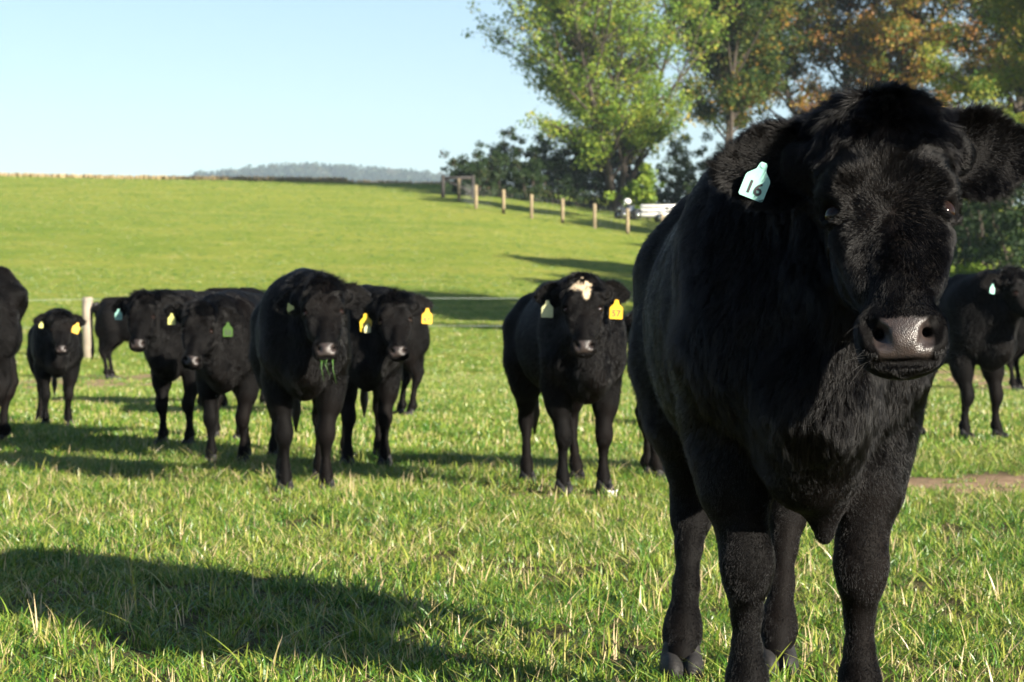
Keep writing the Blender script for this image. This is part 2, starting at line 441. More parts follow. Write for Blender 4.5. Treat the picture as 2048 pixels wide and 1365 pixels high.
def shrub(name, label, base, height, rad, mat, hue0=.5, nst=7, per=50, leaf=.12, clump=.4, seed=1, group=None, cat="shrub", n_c=40, spread=1.0):
    r = np.random.default_rng(seed); x, y = base; z0 = float(H(x, y)) - .05
    root = empty(name, (x, y, z0)); tag(root, label, cat, group)
    mb = MB(); C_ = []
    for i in range(nst):
        a = r.uniform(0, 6.283); q = r.uniform(.1, 1) ** .6 * rad; h = height * (1 - .45 * (q / rad) ** 2) * r.uniform(.75, 1.1)
        p = [np.array([math.cos(a) * q * .25, math.sin(a) * q * .25, 0])]; tgt = np.array([math.cos(a) * q, math.sin(a) * q, h])
        for t in (.3, .55, .8, 1.0): p.append(p[0] * (1 - t) + tgt * t + r.normal(0, .06 * height / 3, 3))
        mb.tube(p, [.05, .04, .03, .018, .008], 5, cap=False); C_ += p[2:] + [p[-1]]
        for j in range(int(n_c / nst)):
            t = r.uniform(.12, .98); m_ = p[0] * (1 - t) + tgt * t
            C_.append(m_ + r.normal(0, 1, 3) * np.array([rad * .28, rad * .28, height * .08]) * spread)
    mb.build("stem", M_bark, root)
    C_ = np.array(C_); C_[:, 2] = np.clip(C_[:, 2], .15, None)
    V, F, hu = leaves(C_, clump * r.uniform(.5, 1.2, len(C_)), per, leaf, r, hue0)
    mesh_obj("foliage", V, F, mat, root, smooth=False, attrs={"hue": hu})
    return root
GT = "trees along the hedgerow at the top of the pasture"
tree("maple_tree", "tall airy green maple with several upright trunks, left of the orange oak", (px(1232, 140), 140), 18, 9.6, M_maple, .52, trunks=6, trunk_r=.36, fan=.20, first=.12, nb=18, per=32, leaf=.20, clump=.78, seed=4, group=GT, lower=1.0, dens=.9, clump_s=.2)
tree("oak_tree", "big oak with mixed orange and dark green leaves behind the foreground calf's head", (px(1660, 152), 152), 20, 8.8, M_oak, .46, trunks=2, trunk_r=.42, fan=.14, first=.22, nb=28, per=84, leaf=.21, clump=.9, seed=12, group=GT, lower=2.5, clump_s=.24)
tree("oak_tree", "rust-orange oak at the upper right, above the foreground calf's right ear", (px(1860, 148), 148), 21, 9.0, M_oak, .55, trunks=1, trunk_r=.5, first=.28, nb=34, per=84, leaf=.21, clump=.95, seed=22, group=GT, lower=2, clump_s=.2)
tree("oak_tree", "dark green oak between the airy maple and the orange oak", (px(1452, 148), 148), 19, 7.8, M_oak, .26, trunks=2, trunk_r=.35, fan=.1, first=.3, nb=26, per=84, leaf=.20, clump=.9, seed=17, group=GT, lower=1.5, clump_s=.18)
tree("oak_tree", "olive and orange oak at the right edge, behind the yellow-green tree", (px(2010, 150), 150), 21, 8.8, M_oak, .50, trunks=1, trunk_r=.45, first=.2, nb=34, per=80, leaf=.21, clump=.95, seed=27, group=GT, lower=2, clump_s=.22)
tree("walnut_tree", "yellow-green tree filling the top right corner of the picture", (27.6, 119), 17, 7.8, M_yel, .55, trunks=1, trunk_r=.4, first=.2, nb=34, per=84, leaf=.20, clump=.95, seed=31, group=GT, lower=1.5)
# shade trees just outside the picture whose shadows fall across the field
GS = "shade trees on the right side of the pasture, outside the picture"
for i, (x, y, h, r_, lb) in enumerate([(30.3, 59.2, 17, 5.4, "shade tree right of the frame, nearest the hill"), (22.0, 43, 16, 6.2, "shade tree right of the frame, beside the wire fence"), (34, 79, 17, 7.0, "shade tree right of the frame, second farthest up the slope"), (27.2, 93, 27, 3.9, "tallest shade tree right of the frame, level with the hill fence"), (19.5, 38.4, 15, 5.0, "shade tree right of the frame, nearest the camera"), (26.4, 47, 16, 5.5, "shade tree right of the frame, behind the nearest ones")]):
    tree("shade_tree", lb, (x, y), h, r_, M_maple, .4, trunk_r=.3, first=.62 if h > 20 else .25, nb=18, lower=15 if h > 20 else 0, per=46, leaf=.36, clump=.8, seed=50 + i, group=GS)
# hedgerow of dark shrubs
GH = "dark shrubs of the hedgerow behind the hill fence"
sh_spec = [(955, 139, 3.2, 1.6, "dark leafy shrub at the left end of the hedgerow, beside the timber brace"), (1008, 140, 3.8, 1.8, "dark rounded shrub second from the left in the hedgerow"),
           (1062, 140, 3.7, 1.9, "dark shrub behind the middle of the hill fence"), (1118, 141, 4.2, 2.0, "dark shrub just left of the maple's lowest boughs"), (1172, 141, 4.3, 1.9, "tall dark shrub against the left of the maple trunks"),
           (1232, 143, 3.6, 1.9, "dark shrub behind the maple trunks"), (1330, 143, 3.4, 2.2, "dark shrub right of the maple trunks"), (1400, 140, 5.6, 2.8, "dark shrub behind the foreground calf's tagged ear")]
for i, (ix, d, h, r_, lb) in enumerate(sh_spec):
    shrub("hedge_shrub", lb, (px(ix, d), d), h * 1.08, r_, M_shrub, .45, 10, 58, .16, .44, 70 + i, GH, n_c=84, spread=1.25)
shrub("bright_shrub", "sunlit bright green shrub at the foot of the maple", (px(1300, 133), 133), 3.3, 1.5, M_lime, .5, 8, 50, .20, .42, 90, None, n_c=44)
# dark thicket on the right
GD = "thicket under the trees on the right"
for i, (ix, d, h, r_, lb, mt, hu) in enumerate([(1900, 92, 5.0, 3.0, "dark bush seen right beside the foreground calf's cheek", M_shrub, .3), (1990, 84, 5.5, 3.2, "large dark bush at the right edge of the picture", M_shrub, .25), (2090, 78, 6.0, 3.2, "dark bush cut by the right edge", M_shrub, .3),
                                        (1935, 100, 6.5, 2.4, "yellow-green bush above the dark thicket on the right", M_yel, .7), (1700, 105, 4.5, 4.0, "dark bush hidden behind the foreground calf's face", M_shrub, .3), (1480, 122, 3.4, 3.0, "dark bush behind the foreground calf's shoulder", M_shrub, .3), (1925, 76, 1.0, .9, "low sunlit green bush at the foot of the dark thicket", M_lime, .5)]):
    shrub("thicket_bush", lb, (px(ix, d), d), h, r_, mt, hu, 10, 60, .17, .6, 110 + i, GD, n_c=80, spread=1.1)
# ------------------------------------------------------------------ crop, far hill and wood
rg = np.random.default_rng(5)
m_crop = leaf_mat("ripe_crop", [(0, (.26, .20, .09)), (.5, (.38, .29, .15)), (1, (.48, .37, .21))], .25)
n = 30000
x = rg.uniform(-75, 14, n); y = np.where(x < -12, 161 + 16 * rg.random(n) ** 1.4, 167 + 20 * rg.random(n) ** 1.4)
z = H(x, y); h = rg.uniform(.5, 1.0, n) * np.where(x < -14, .46, .45)
a = rg.uniform(0, 3.14, n); w = rg.uniform(.05, .12, n); lx = rg.normal(0, .10, n); ly = rg.normal(0, .10, n)
dx, dy = np.cos(a) * w, np.sin(a) * w
V = np.stack([np.stack([x - dx, y - dy, z - .03], 1), np.stack([x + dx, y + dy, z - .03], 1), np.stack([x + lx + dx * .5, y + ly + dy * .5, z + h * .8], 1), np.stack([x + lx * 1.4, y + ly * 1.4, z + h], 1)], 1).reshape(-1, 3)
o = mesh_obj("ripe_crop_field", V, np.arange(4 * n).reshape(-1, 4), m_crop, smooth=False, attrs={"hue": np.repeat(np.clip(rg.normal(.5, .22, n), 0, 1), 4)})
tag(o, kind="stuff")

m_hill = simple_mat("far_hill_ground", (.07, .09, .04), .95, .3, .01)
hd_ = 2500.0
hx = np.linspace(-520, 420, 120); hyy = np.linspace(-260, 260, 24)
def far_h(x, y):
    ix = x / hd_ * 4500 + 1024
    top = np.interp(ix, [100, 330, 400, 470, 560, 620, 700, 800, 880, 1100, 1500, 1780], [640, 420, 353, 347, 338, 335, 340, 347, 356, 368, 420, 640])
    zt = CAM_H + (650 - top) / 4500 * hd_
    return zt * np.cos(np.clip(y / 270 * np.pi / 2, -1.57, 1.57)) ** .8
HX, HY = np.meshgrid(hx, hyy)
V = np.stack([HX.ravel(), HY.ravel() + hd_, far_h(HX, HY).ravel() - 6], 1)
ii = np.arange(V.shape[0]).reshape(HX.shape)
o = mesh_obj("distant_hill", V, np.stack([ii[:-1, :-1].ravel(), ii[:-1, 1:].ravel(), ii[1:, 1:].ravel(), ii[1:, :-1].ravel()], 1), m_hill); tag(o, kind="structure")
m_wood = leaf_mat("far_wood_leaf", [(0, (.012, .026, .012)), (.5, (.024, .045, .018)), (.8, (.05, .06, .02)), (1, (.09, .055, .025))], .1)
nt_ = 1300
x = rg.uniform(-420, 60, nt_); y = rg.uniform(-190, 30, nt_)
C_ = np.stack([x, y + hd_, far_h(x, y) + rg.uniform(-2, 1, nt_)], 1)
rad_ = rg.uniform(4.0, 8.0, nt_)
V, F, hu = leaves(C_, rad_, 46, 3.2, rg, .42, .10, .26, flat=.9)
o = mesh_obj("distant_wood", V, F, m_wood, smooth=False, attrs={"hue": hu}); tag(o, kind="stuff")

# ------------------------------------------------------------------ fences
M_post = simple_mat("treated_pine", (.24, .185, .11), .85, .25, 5, bmp=.5, bscale=30)
M_grey = simple_mat("weathered_wood", (.25, .21, .165), .85, .25, 4, bmp=.5, bscale=30)
M_black = simple_mat("creosoted_and_shaded_timber", (.028, .024, .022), .8, .3, 5, bmp=.4)  # brace timber; also the electric fence post darkened for its shade
M_wire = simple_mat("galvanised_wire", (.30, .30, .30), .5, .2, 3, metal=.6)
M_white_tape = simple_mat("white_electric_rope", (.42, .46, .42), .6, .1, 3)
fr = empty("pasture_fence", (0, 130, float(H(0, 130)))); tag(fr, "wire mesh fence on round pine posts crossing the hillside below the hedgerow", "fence")
posts = [(918, 403, 372), (952, 418, 375), (1007, 428, 385), (1063, 438, 393), (1125, 447, 402), (1189, 458, 410), (1255, 468, 420), (1325, 480, 431), (1400, 492, 442)]
def ground_dist(ix, iy, lo=60, hi=175):
    """distance at which the sight line of photo pixel (ix, iy) meets the ground"""
    d = np.linspace(lo, hi, 1200); x = px(ix, d); zz = CAM_H + (650 - iy) / 4500 * d
    g = H(x, d) - zz; k = np.nonzero((g[:-1] < 0) & (g[1:] >= 0))[0]
    return float(d[k[0]]) if len(k) else None
base = []
for ix, yb, yt in posts:
    d = ground_dist(ix, yb)
    if d is None: d = 128.0
    base.append((px(ix, d), d, float(H(px(ix, d), d)), 1.30))
print("fence dists", [round(b_[1], 1) for b_ in base])
fo = np.array([0, 130, float(H(0, 130))])
for k, (x, y, z, h) in enumerate(base):
    mb = MB(); mb.tube([(x - fo[0], y - fo[1], z - .3 - fo[2]), (x - fo[0], y - fo[1], z + h - .03 - fo[2]), (x - fo[0] + .01, y - fo[1], z + h - fo[2])], [.10, .098, .075], 10)
    mb.build("post", M_post, fr)
wb = MB()
for (a_, b_) in zip(base[:-1], base[1:]):
    A = np.array(a_[:3]) - fo; Bq = np.array(b_[:3]) - fo
    for hgt in (.12, .30, .48, .66, .84, 1.02, 1.18): wb.tube([A + [0, -.12, hgt], Bq + [0, -.12, hgt]], .0045, 3, cap=False)
    nn = int(np.linalg.norm(Bq - A) / .3)
    for i in range(1, nn): q = A + (Bq - A) * i / nn; wb.tube([q + [0, -.12, .1], q + [0, -.12, 1.18]], .003, 3, cap=False)
wb.build("wire_mesh", M_wire, fr)
# H-brace
d0 = base[0][1] + 4; xA = px(886, d0); zA = float(H(xA, d0)); br = empty("fence_brace", (xA, d0, zA)); tag(br, "dark timber corner brace with rail and strut at the hill fence's end", "fence")
hp_ = 43 / 4500 * d0
for xx in (0, px(946, d0) - xA):
    mb = MB(); zz = float(H(xA + xx, d0)) - zA; mb.tube([(xx, 0, zz - .3), (xx, 0, hp_ + .02), (xx, 0, hp_ + .06)], [.12, .115, .09], 10); mb.build("post", M_black, br)
xx = px(946, d0) - xA
mb = MB(); mb.tube([(-.02, 0, hp_ - .12), (xx, 0, hp_ - .10)], .095, 8); mb.build("rail", M_black, br)
mb = MB(); mb.tube([(.1, 0, hp_ - .22), (xx - .1, 0, .35)], .06, 8); mb.build("strut", M_black, br)
# electric fence
ef = empty("electric_fence", (0, 45, 0)); tag(ef, "two white fence ropes strung between grey wooden posts behind the calves", "fence")
ep = []
for ix in (-425, 175, 775, 1373, 1972):
    x = px(ix, 45); z = float(H(x, 45)); mb = MB()
    hh = 1.22
    mb.tube([(x, 0, z - .3), (x, 0, z + hh - .02), (x, 0, z + hh)], [.115, .108, .09] if ix < 1900 else [.05, .05, .045], 14); mb.build("post", M_grey if ix < 1900 else M_black, ef); ep.append((x, z))  # right-hand post coloured black for the shade it stands in
for hgt, thick in ((1.17, .0032), (.62, .0026)):
    mb = MB()
    for (xa, za), (xb, zb) in zip(ep[:-1], ep[1:]):
        P = [(xa + (xb - xa) * t, -.11, za + (zb - za) * t + hgt - .03 * math.sin(math.pi * t)) for t in np.linspace(0, 1, 8)]
        mb.tube(P, thick, 5, cap=False)
    mb.build("rope", M_white_tape, ef)

# ------------------------------------------------------------------ vehicles parked by the hill fence
M_white = simple_mat("white_paint", (.62, .61, .60), .35, .06, 6)
M_dark = simple_mat("dark_blue_paint", (.02, .035, .06), .3, .2, 4)
M_tyre = simple_mat("tyre_rubber", (.02, .02, .02), .8, .2, 20)
M_chrome = simple_mat("bright_metal", (.75, .75, .75), .15, .05, 4, metal=1)
vd = ground_dist(1295, 444) or 128
vd = max(vd, base[7][1] + 2.5)
vx = px(1300, vd); vz = float(H(vx, vd))
tr_ = empty("farm_trailer", (vx + .02, vd, vz)); tr_.scale = (.82, .82, .82); tag(tr_, "white slatted farm trailer parked behind the hill fence, half hidden by the foreground calf's back", "trailer")
mb = MB(); mb.box((0.6, 0, .42), (2.6, 1.5, .10), bev=.02); mb.build("bed", M_white, tr_)
for zc, hh in ((.53, .15), (.84, .15), (1.13, .09)):
    mb = MB(); mb.box((.6, -.74, zc), (2.6, .05, hh), bev=.012); mb.box((.6, .74, zc), (2.6, .05, hh), bev=.012); mb.box((-.68, 0, zc), (.05, 1.44, hh), bev=.012); mb.box((1.88, 0, zc), (.05, 1.44, hh), bev=.012)
    mb.build("side_board", M_white, tr_)
mb = MB()
for xq in (-.62, .6, 1.82):
    for yq in (-.70, .70):
        mb = MB(); mb.box((xq, yq, .82), (.06, .04, .75), bev=.006); mb.build("stake", M_dark, tr_)
for yq in (-.84, .84):
    mb = MB(); mb.tube([(.6, yq - .08, .28), (.6, yq + .08, .28)], .28, 20); w_ = mb.build("wheel", M_tyre, tr_)
    mb = MB(); mb.tube([(.6, yq - .09, .28), (.6, yq + .09, .28)], .13, 14); mb.build("rim", M_chrome, w_)
mb = MB(); mb.tube([(-.7, 0, .40), (-1.35, 0, .38)], .04, 8); mb.build("drawbar", M_dark, tr_)
ax_ = px(1256, vd); az_ = float(H(ax_, vd))
at = empty("quad_bike", (ax_, vd - .2, az_), R(20)); tag(at, "small dark quad bike with shiny white front rack standing left of the white trailer", "quad bike")
mb = MB(); mb.box((0, 0, .52), (.9, .34, .22), bev=.06); mb.box((.1, 0, .68), (.5, .28, .14), bev=.05); mb.build("body", M_dark, at)
mb = MB(); mb.box((.18, 0, .79), (.5, .26, .10), bev=.04); mb.build("seat", M_tyre, at)
for xq in (-.42, .42):
    mb = MB(); mb.box((xq, 0, .56), (.42, .80, .05), bev=.02); mb.build("mudguard", M_dark, at)
    for yq in (-.40, .40):
        mb = MB(); mb.tube([(xq, yq - .10, .27), (xq, yq + .10, .27)], .27, 18); w_ = mb.build("wheel", M_tyre, at)
        mb = MB(); mb.tube([(xq, yq - .11, .27), (xq, yq + .11, .27)], .12, 12); mb.build("rim", M_chrome, w_)
mb = MB(); mb.tube([(-.2, -.36, .98), (-.3, 0, .92), (-.2, .36, .98)], .018, 6); mb.tube([(-.3, 0, .6), (-.3, 0, .92)], .025, 6); mb.build("handlebar", M_chrome, at)
mb = MB(); mb.sphere((-.1, -.12, 1.02), (.22, .17, .17), 16, 10); mb.build("white_bag", M_white, at)
mb = MB(); mb.sphere((-.62, -.16, .60), (.06, .09, .09), 12, 8); mb.build("headlight", M_chrome, at)
# ------------------------------------------------------------------ implicit surface tools
def axis_pts(lo, hi, f0, f1, hf, hc):
    """grid line positions: fine step hf inside [f0,f1], hc outside"""
    a = [f0]; st = hf
    p = f0
    while p > lo:
        st = min(hc, st * 1.12); p -= st; a.append(p)
    a = a[::-1]; p = f0
    while p < f1: p += hf; a.append(p)
    st = hf
    while p < hi:
        st = min(hc, st * 1.12); p += st; a.append(p)
    return np.array(a, dtype=np.float32)

class Field:
    def __init__(s, X, Y, Z):
        s.ax = (X, Y, Z); s.rs = 1.0; s.D = np.full((len(X), len(Y), len(Z)), .15, dtype=np.float32)
    def sl(s, lo, hi):
        out = []
        for a, l, h in zip(s.ax, lo, hi):
            i = max(0, np.searchsorted(a, l) - 1); j = min(len(a), np.searchsorted(a, h) + 1)
            if j - i < 2: return None
            out.append(slice(i, j))
        return tuple(out)
    def apply(s, lo, hi, fn, k, op='u', pad=.02):
        lo = np.asarray(lo) - k - pad; hi = np.asarray(hi) + k + pad
        sl = s.sl(lo, hi)
        if sl is None: return
        x = s.ax[0][sl[0]][:, None, None]; y = s.ax[1][sl[1]][None, :, None]; z = s.ax[2][sl[2]][None, None, :]
        d = fn(x, y, z).astype(np.float32); a = s.D[sl]
        if op == 'u':
            h = np.maximum(k - np.abs(a - d), 0) / max(k, 1e-5); s.D[sl] = np.minimum(a, d) - h * h * k * .25
        else:                                    # subtract
            d = -d; h = np.maximum(k - np.abs(a - d), 0) / max(k, 1e-5); s.D[sl] = np.maximum(a, d) + h * h * k * .25
    def cone(s, a, b, ra, rb, k=.03, op='u', sq=None):
        ra *= s.rs; rb *= s.rs; k *= s.rs
        a = np.array(a, float); b = np.array(b, float); ba = b - a; L2 = max(ba @ ba, 1e-8)
        r = max(ra, rb)
        def fn(x, y, z):
            t = np.clip(((x - a[0]) * ba[0] + (y - a[1]) * ba[1] + (z - a[2]) * ba[2]) / L2, 0, 1)
            return np.sqrt((x - a[0] - t * ba[0]) ** 2 + (y - a[1] - t * ba[1]) ** 2 + (z - a[2] - t * ba[2]) ** 2) - (ra + (rb - ra) * t)
        s.apply(np.minimum(a, b) - r, np.maximum(a, b) + r, fn, k, op)
    def ell(s, c, r, k=.03, op='u', B=None):
        """ellipsoid, radii r along the columns of B"""
        c = np.array(c, float); r = np.array(r, float) * s.rs; k *= s.rs; B = np.eye(3) if B is None else B
        m = r.min(); R_ = r.max()
        ext = np.sqrt(((B * r[None, :]) ** 2).sum(1))
        def fn(x, y, z):
            q = 0
            for i in range(3):
                q = q + (((x - c[0]) * B[0, i] + (y - c[1]) * B[1, i] + (z - c[2]) * B[2, i]) / r[i]) ** 2
            q = np.sqrt(q) + 1e-6
            return (q - 1) * m * np.clip(.6 + .4 * q, .6, 2)
        s.apply(c - ext, c + ext, fn, k, op)
    def surface(s):
        X, Y, Z = s.ax; D = s.D
        S = D < 0
        c = S[:-1, :-1, :-1].astype(np.int8)
        tot = np.zeros_like(c)
        for i in (0, 1):
            for j in (0, 1):
                for k in (0, 1):
                    tot += S[i:S.shape[0] - 1 + i, j:S.shape[1] - 1 + j, k:S.shape[2] - 1 + k]
        act = (tot > 0) & (tot < 8)
        I, J, K = np.nonzero(act)
        idx = np.full(act.shape, -1, dtype=np.int32); idx[I, J, K] = np.arange(len(I))
        cv = {}
        for i in (0, 1):
            for j in (0, 1):
                for k in (0, 1): cv[(i, j, k)] = D[I + i, J + j, K + k]
        acc = np.zeros((len(I), 3)); cnt = np.zeros(len(I))
        def co(i, j, k): return np.stack([X[I + i], Y[J + j], Z[K + k]], 1)
        E = []
        for a in cv:
            for d in range(3):
                if a[d] == 0:
                    b = list(a); b[d] = 1; E.append((a, tuple(b)))
        for a, b in E:
            va, vb = cv[a], cv[b]; m = (va < 0) != (vb < 0)
            t = np.where(m, va / np.where(m, va - vb, 1), 0)[:, None]
            p = co(*a) * (1 - t) + co(*b) * t
            acc += np.where(m[:, None], p, 0); cnt += m
        V = acc / np.maximum(cnt, 1)[:, None]
        F = []
        for d in range(3):
            sh = [slice(None)] * 3; s0 = list(sh); s1 = list(sh)
            s0[d] = slice(0, -1); s1[d] = slice(1, None)
            a = S[tuple(s0)]; b = S[tuple(s1)]; ch = a != b
            e1, e2 = [q for q in range(3) if q != d]
            P = np.nonzero(ch); P = np.stack(P, 1)
            lim = np.array(idx.shape)
            ok = (P[:, e1] > 0) & (P[:, e2] > 0) & (P[:, e1] < lim[e1]) & (P[:, e2] < lim[e2]) & (P[:, d] < lim[d])
            P = P[ok]
            def q(o1, o2):
                Q = P.copy(); Q[:, e1] -= o1; Q[:, e2] -= o2
                return idx[Q[:, 0], Q[:, 1], Q[:, 2]]
            quad = np.stack([q(0, 0), q(1, 0), q(1, 1), q(0, 1)], 1)
            flip = a[tuple(P.T)]
            if d == 1: flip = ~flip
            quad = np.where(flip[:, None], quad, quad[:, ::-1])
            F.append(quad)
        F = np.concatenate(F); F = F[(F >= 0).all(1)]
        return V, F

def relax(V, F, it=2, lam=.5):
    E = np.concatenate([F[:, [0, 1]], F[:, [1, 2]], F[:, [2, 3]], F[:, [3, 0]]])
    n = len(V); deg = np.bincount(E[:, 0], minlength=n) + np.bincount(E[:, 1], minlength=n)
    for _ in range(it):
        A = np.zeros_like(V)
        for c in range(3):
            A[:, c] = np.bincount(E[:, 0], V[E[:, 1], c], n) + np.bincount(E[:, 1], V[E[:, 0], c], n)
        V = V * (1 - lam) + lam * A / np.maximum(deg, 1)[:, None]
    return V
def vnormals(V, F):
    n = np.cross(V[F[:, 2]] - V[F[:, 0]], V[F[:, 3]] - V[F[:, 1]])
    out = np.zeros_like(V)
    for c in range(3):
        for k in range(4): out[:, c] += np.bincount(F[:, k], n[:, c], len(V))
    return out / (np.linalg.norm(out, axis=1)[:, None] + 1e-12)

def rot(axis, a):
    return np.array(Matrix.Rotation(a, 3, axis))

# ------------------------------------------------------------------ calf materials
def coat_mat(name, dark=(.0022, .0019, .0019), warm=(.0045, .0030, .0024)):
    m, nt, b = new_mat(name)
    tc = nt.nodes.new("ShaderNodeTexCoord")
    n1 = noise(nt, 3.0, 3, tc.outputs["Object"])
    r = ramp(nt, n1.outputs[0], [(.5, dark), (.78, warm)])
    n2 = noise(nt, 110, 2, tc.outputs["Object"])
    pad = nt.nodes.new("ShaderNodeAttribute"); pad.attribute_name = "pad"
    patch = nt.nodes.new("ShaderNodeAttribute"); patch.attribute_name = "patch"
    n3 = noise(nt, 45, 3, tc.outputs["Object"])
    skin = ramp(nt, n3.outputs[0], [(.35, (.018, .014, .013)), (.65, (.038, .027, .023))])
    c1 = mix(nt, pad.outputs["Fac"], r.outputs[0], skin.outputs[0])
    c2 = mix(nt, patch.outputs["Fac"], c1, (.48, .38, .26))
    nt.links.new(c2, b.inputs["Base Color"])
    mr = N(nt, "ShaderNodeMapRange"); mr.inputs["To Min"].default_value = .62; mr.inputs["To Max"].default_value = .36
    nt.links.new(pad.outputs["Fac"], mr.inputs["Value"]); nt.links.new(mr.outputs[0], b.inputs["Roughness"])
    ms = N(nt, "ShaderNodeMapRange"); ms.inputs["To Min"].default_value = .06; ms.inputs["To Max"].default_value = .5
    nt.links.new(pad.outputs["Fac"], ms.inputs["Value"]); nt.links.new(ms.outputs[0], b.inputs["Specular IOR Level"])
    vo = nt.nodes.new("ShaderNodeTexVoronoi"); vo.inputs["Scale"].default_value = 420; nt.links.new(tc.outputs["Object"], vo.inputs["Vector"])
    hm = nt.nodes.new("ShaderNodeMath"); hm.operation = 'ADD'
    nt.links.new(n2.outputs[0], hm.inputs[0]); nt.links.new(vo.outputs["Distance"], hm.inputs[1])
    bump(nt, hm.outputs[0], .35, .002, b)
    return m
def hair_mat(name, col, col2, rough=.22):
    m, nt, b = new_mat(name)
    nt.nodes.remove(b)
    h = nt.nodes.new("ShaderNodeBsdfHairPrincipled")
    h.parametrization = 'COLOR'
    hi = nt.nodes.new("ShaderNodeHairInfo")
    r = ramp(nt, hi.outputs["Random"], [(.35, col), (1.0, col2)])
    nt.links.new(r.outputs[0], h.inputs["Color"])
    h.inputs["Roughness"].default_value = rough; h.inputs["Radial Roughness"].default_value = .45
    h.inputs["Random Roughness"].default_value = .2; h.inputs["IOR"].default_value = 1.29
    nt.links.new(h.outputs[0], nt.nodes["Material Output"].inputs[0])
    return m
M_coat = coat_mat("black_coat_skin")
M_hair = hair_mat("black_hair", (.0007, .0006, .0007), (.0024, .0017, .0013))
M_hair_cream = hair_mat("cream_hair", (.60, .48, .33), (.72, .60, .45))
M_eye, nt, b = new_mat("eye_gloss")
b.inputs["Base Color"].default_value = (.012, .006, .004, 1); b.inputs["Roughness"].default_value = .08; b.inputs["Specular IOR Level"].default_value = .22
M_hoof = simple_mat("hoof_horn", (.006, .005, .005), .75, .4, 12, bmp=.3)
M_switch = simple_mat("tail_hair", (.014, .011, .010), .5, .4, 60, bmp=.6, bscale=200)
def tag_mat(name, col):
    m, nt, b = new_mat(name)
    tc = nt.nodes.new("ShaderNodeTexCoord"); n = noise(nt, 40, 3, tc.outputs["Object"])
    c = ramp(nt, n.outputs[0], [(.35, tuple(q * .82 for q in col)), (.6, col)])
    nt.links.new(c.outputs[0], b.inputs["Base Color"]); b.inputs["Roughness"].default_value = .42
    return m
M_tag = {"mint": tag_mat("mint_plastic", (.28, .54, .46)), "yellow": tag_mat("yellow_plastic", (.62, .42, .02)),
         "pale": tag_mat("pale_yellow_plastic", (.50, .50, .16)), "amber": tag_mat("amber_plastic", (.62, .36, .01)),
         "green": tag_mat("green_plastic", (.04, .09, .012)), "cream": tag_mat("cream_plastic", (.50, .50, .28))}
M_ink = simple_mat("tag_ink", (.03, .03, .03), .6, .2)

# ------------------------------------------------------------------ hoof (cloven), made once
def hoof_mesh():
    f = Field(*[axis_pts(a, b_, a, b_, .004, .004) for a, b_ in ((-.05, .05), (-.085, .05), (-.01, .08))])
    for s in (-1, 1):
        B = rot('Z', -s * .10)
        f.ell((s * .020, -.018, .018), (.021, .045, .034), .004, B=B)
        f.cone((s * .018, .012, .020), (s * .016, .012, .055), .022, .020, .012)
    f.apply((-.1, -.1, -.1), (.1, .1, .0), lambda x, y, z: z + 0 * x + 0 * y - .0, .003, 's')
    f.cone((0, .012, .05), (0, .014, .075), .028, .028, .012)
    V, F = f.surface(); V = relax(V, F, 2)
    me = mesh_obj("hoof", V, F, M_hoof)
    d = me.data; bpy.data.objects.remove(me); return d
HOOF = hoof_mesh()

TAG_OUT = [(-.5, -.5), (-.44, -.56), (.44, -.56), (.5, -.5), (.5, .12), (.46, .20), (.20, .42), (.15, .62), (.10, .68), (-.10, .68), (-.15, .62), (-.20, .42), (-.46, .20), (-.5, .12)]
def add_tag(root, P, Rm, color, text, w=.052, h=.062, txt_scale=.034):
    """plastic ear tag: P = hanging point, Rm 3x3 (columns: right, up, towards viewer)"""
    t = .0016; n = len(TAG_OUT)
    V = [(x * w, y * h, t) for x, y in TAG_OUT] + [(x * w, y * h, -t) for x, y in TAG_OUT]
    V = np.array(V) - np.array([0, .60 * h, 0])
    Fc = [tuple(range(n)), tuple(range(2 * n - 1, n - 1, -1))] + [(i, i + n, (i + 1) % n + n, (i + 1) % n) for i in range(n)]
    mb = MB(); mb.add(V @ Rm.T + P, Fc)
    a = P + Rm @ np.array([0, -.02 * h, .003]); b_ = P + Rm @ np.array([0, -.02 * h, -.014])
    mb.tube([a, b_], .005, 10)
    o = mb.build("ear_tag", M_tag[color], root, smooth=False)
    if text:
        cu = bpy.data.curves.new("tmp", 'FONT'); cu.body = text; cu.align_x = 'CENTER'; cu.align_y = 'CENTER'
        cu.size = txt_scale; cu.extrude = .0004; cu.resolution_u = 3; cu.offset = .0006
        to = bpy.data.objects.new("tmp", cu); COL.objects.link(to)
        dg = bpy.context.evaluated_depsgraph_get()
        me = bpy.data.meshes.new_from_object(to.evaluated_get(dg)); bpy.data.objects.remove(to)
        M = Matrix([[*(Rm[i] * 1.0), 0] for i in range(3)] + [[0, 0, 0, 1]])
        off = P + Rm @ np.array([0, -.82 * h, t + .0006])
        me.transform(M); me.transform(Matrix.Translation(Vector(off)))
        me.materials.clear(); me.materials.append(M_ink)
        to = bpy.data.objects.new("tag_number", me); COL.objects.link(to); to.parent = o
    return o

rng = np.random.default_rng(7)
_nv = rng.normal(size=(6, 3)); _nf = rng.uniform(0, 6.28, (6, 3)); 
def vnoise(P, f):
    out = np.zeros((len(P), 3))
    for i in range(6):
        k = _nv[i] * f * (1 + .35 * i)
        a = P @ k
        for c in range(3): out[:, c] += np.sin(a + _nf[i, c] + 1.7 * np.sin(P @ np.roll(k, c + 1) * .7 + _nf[i, c]))
    return out / 2.4

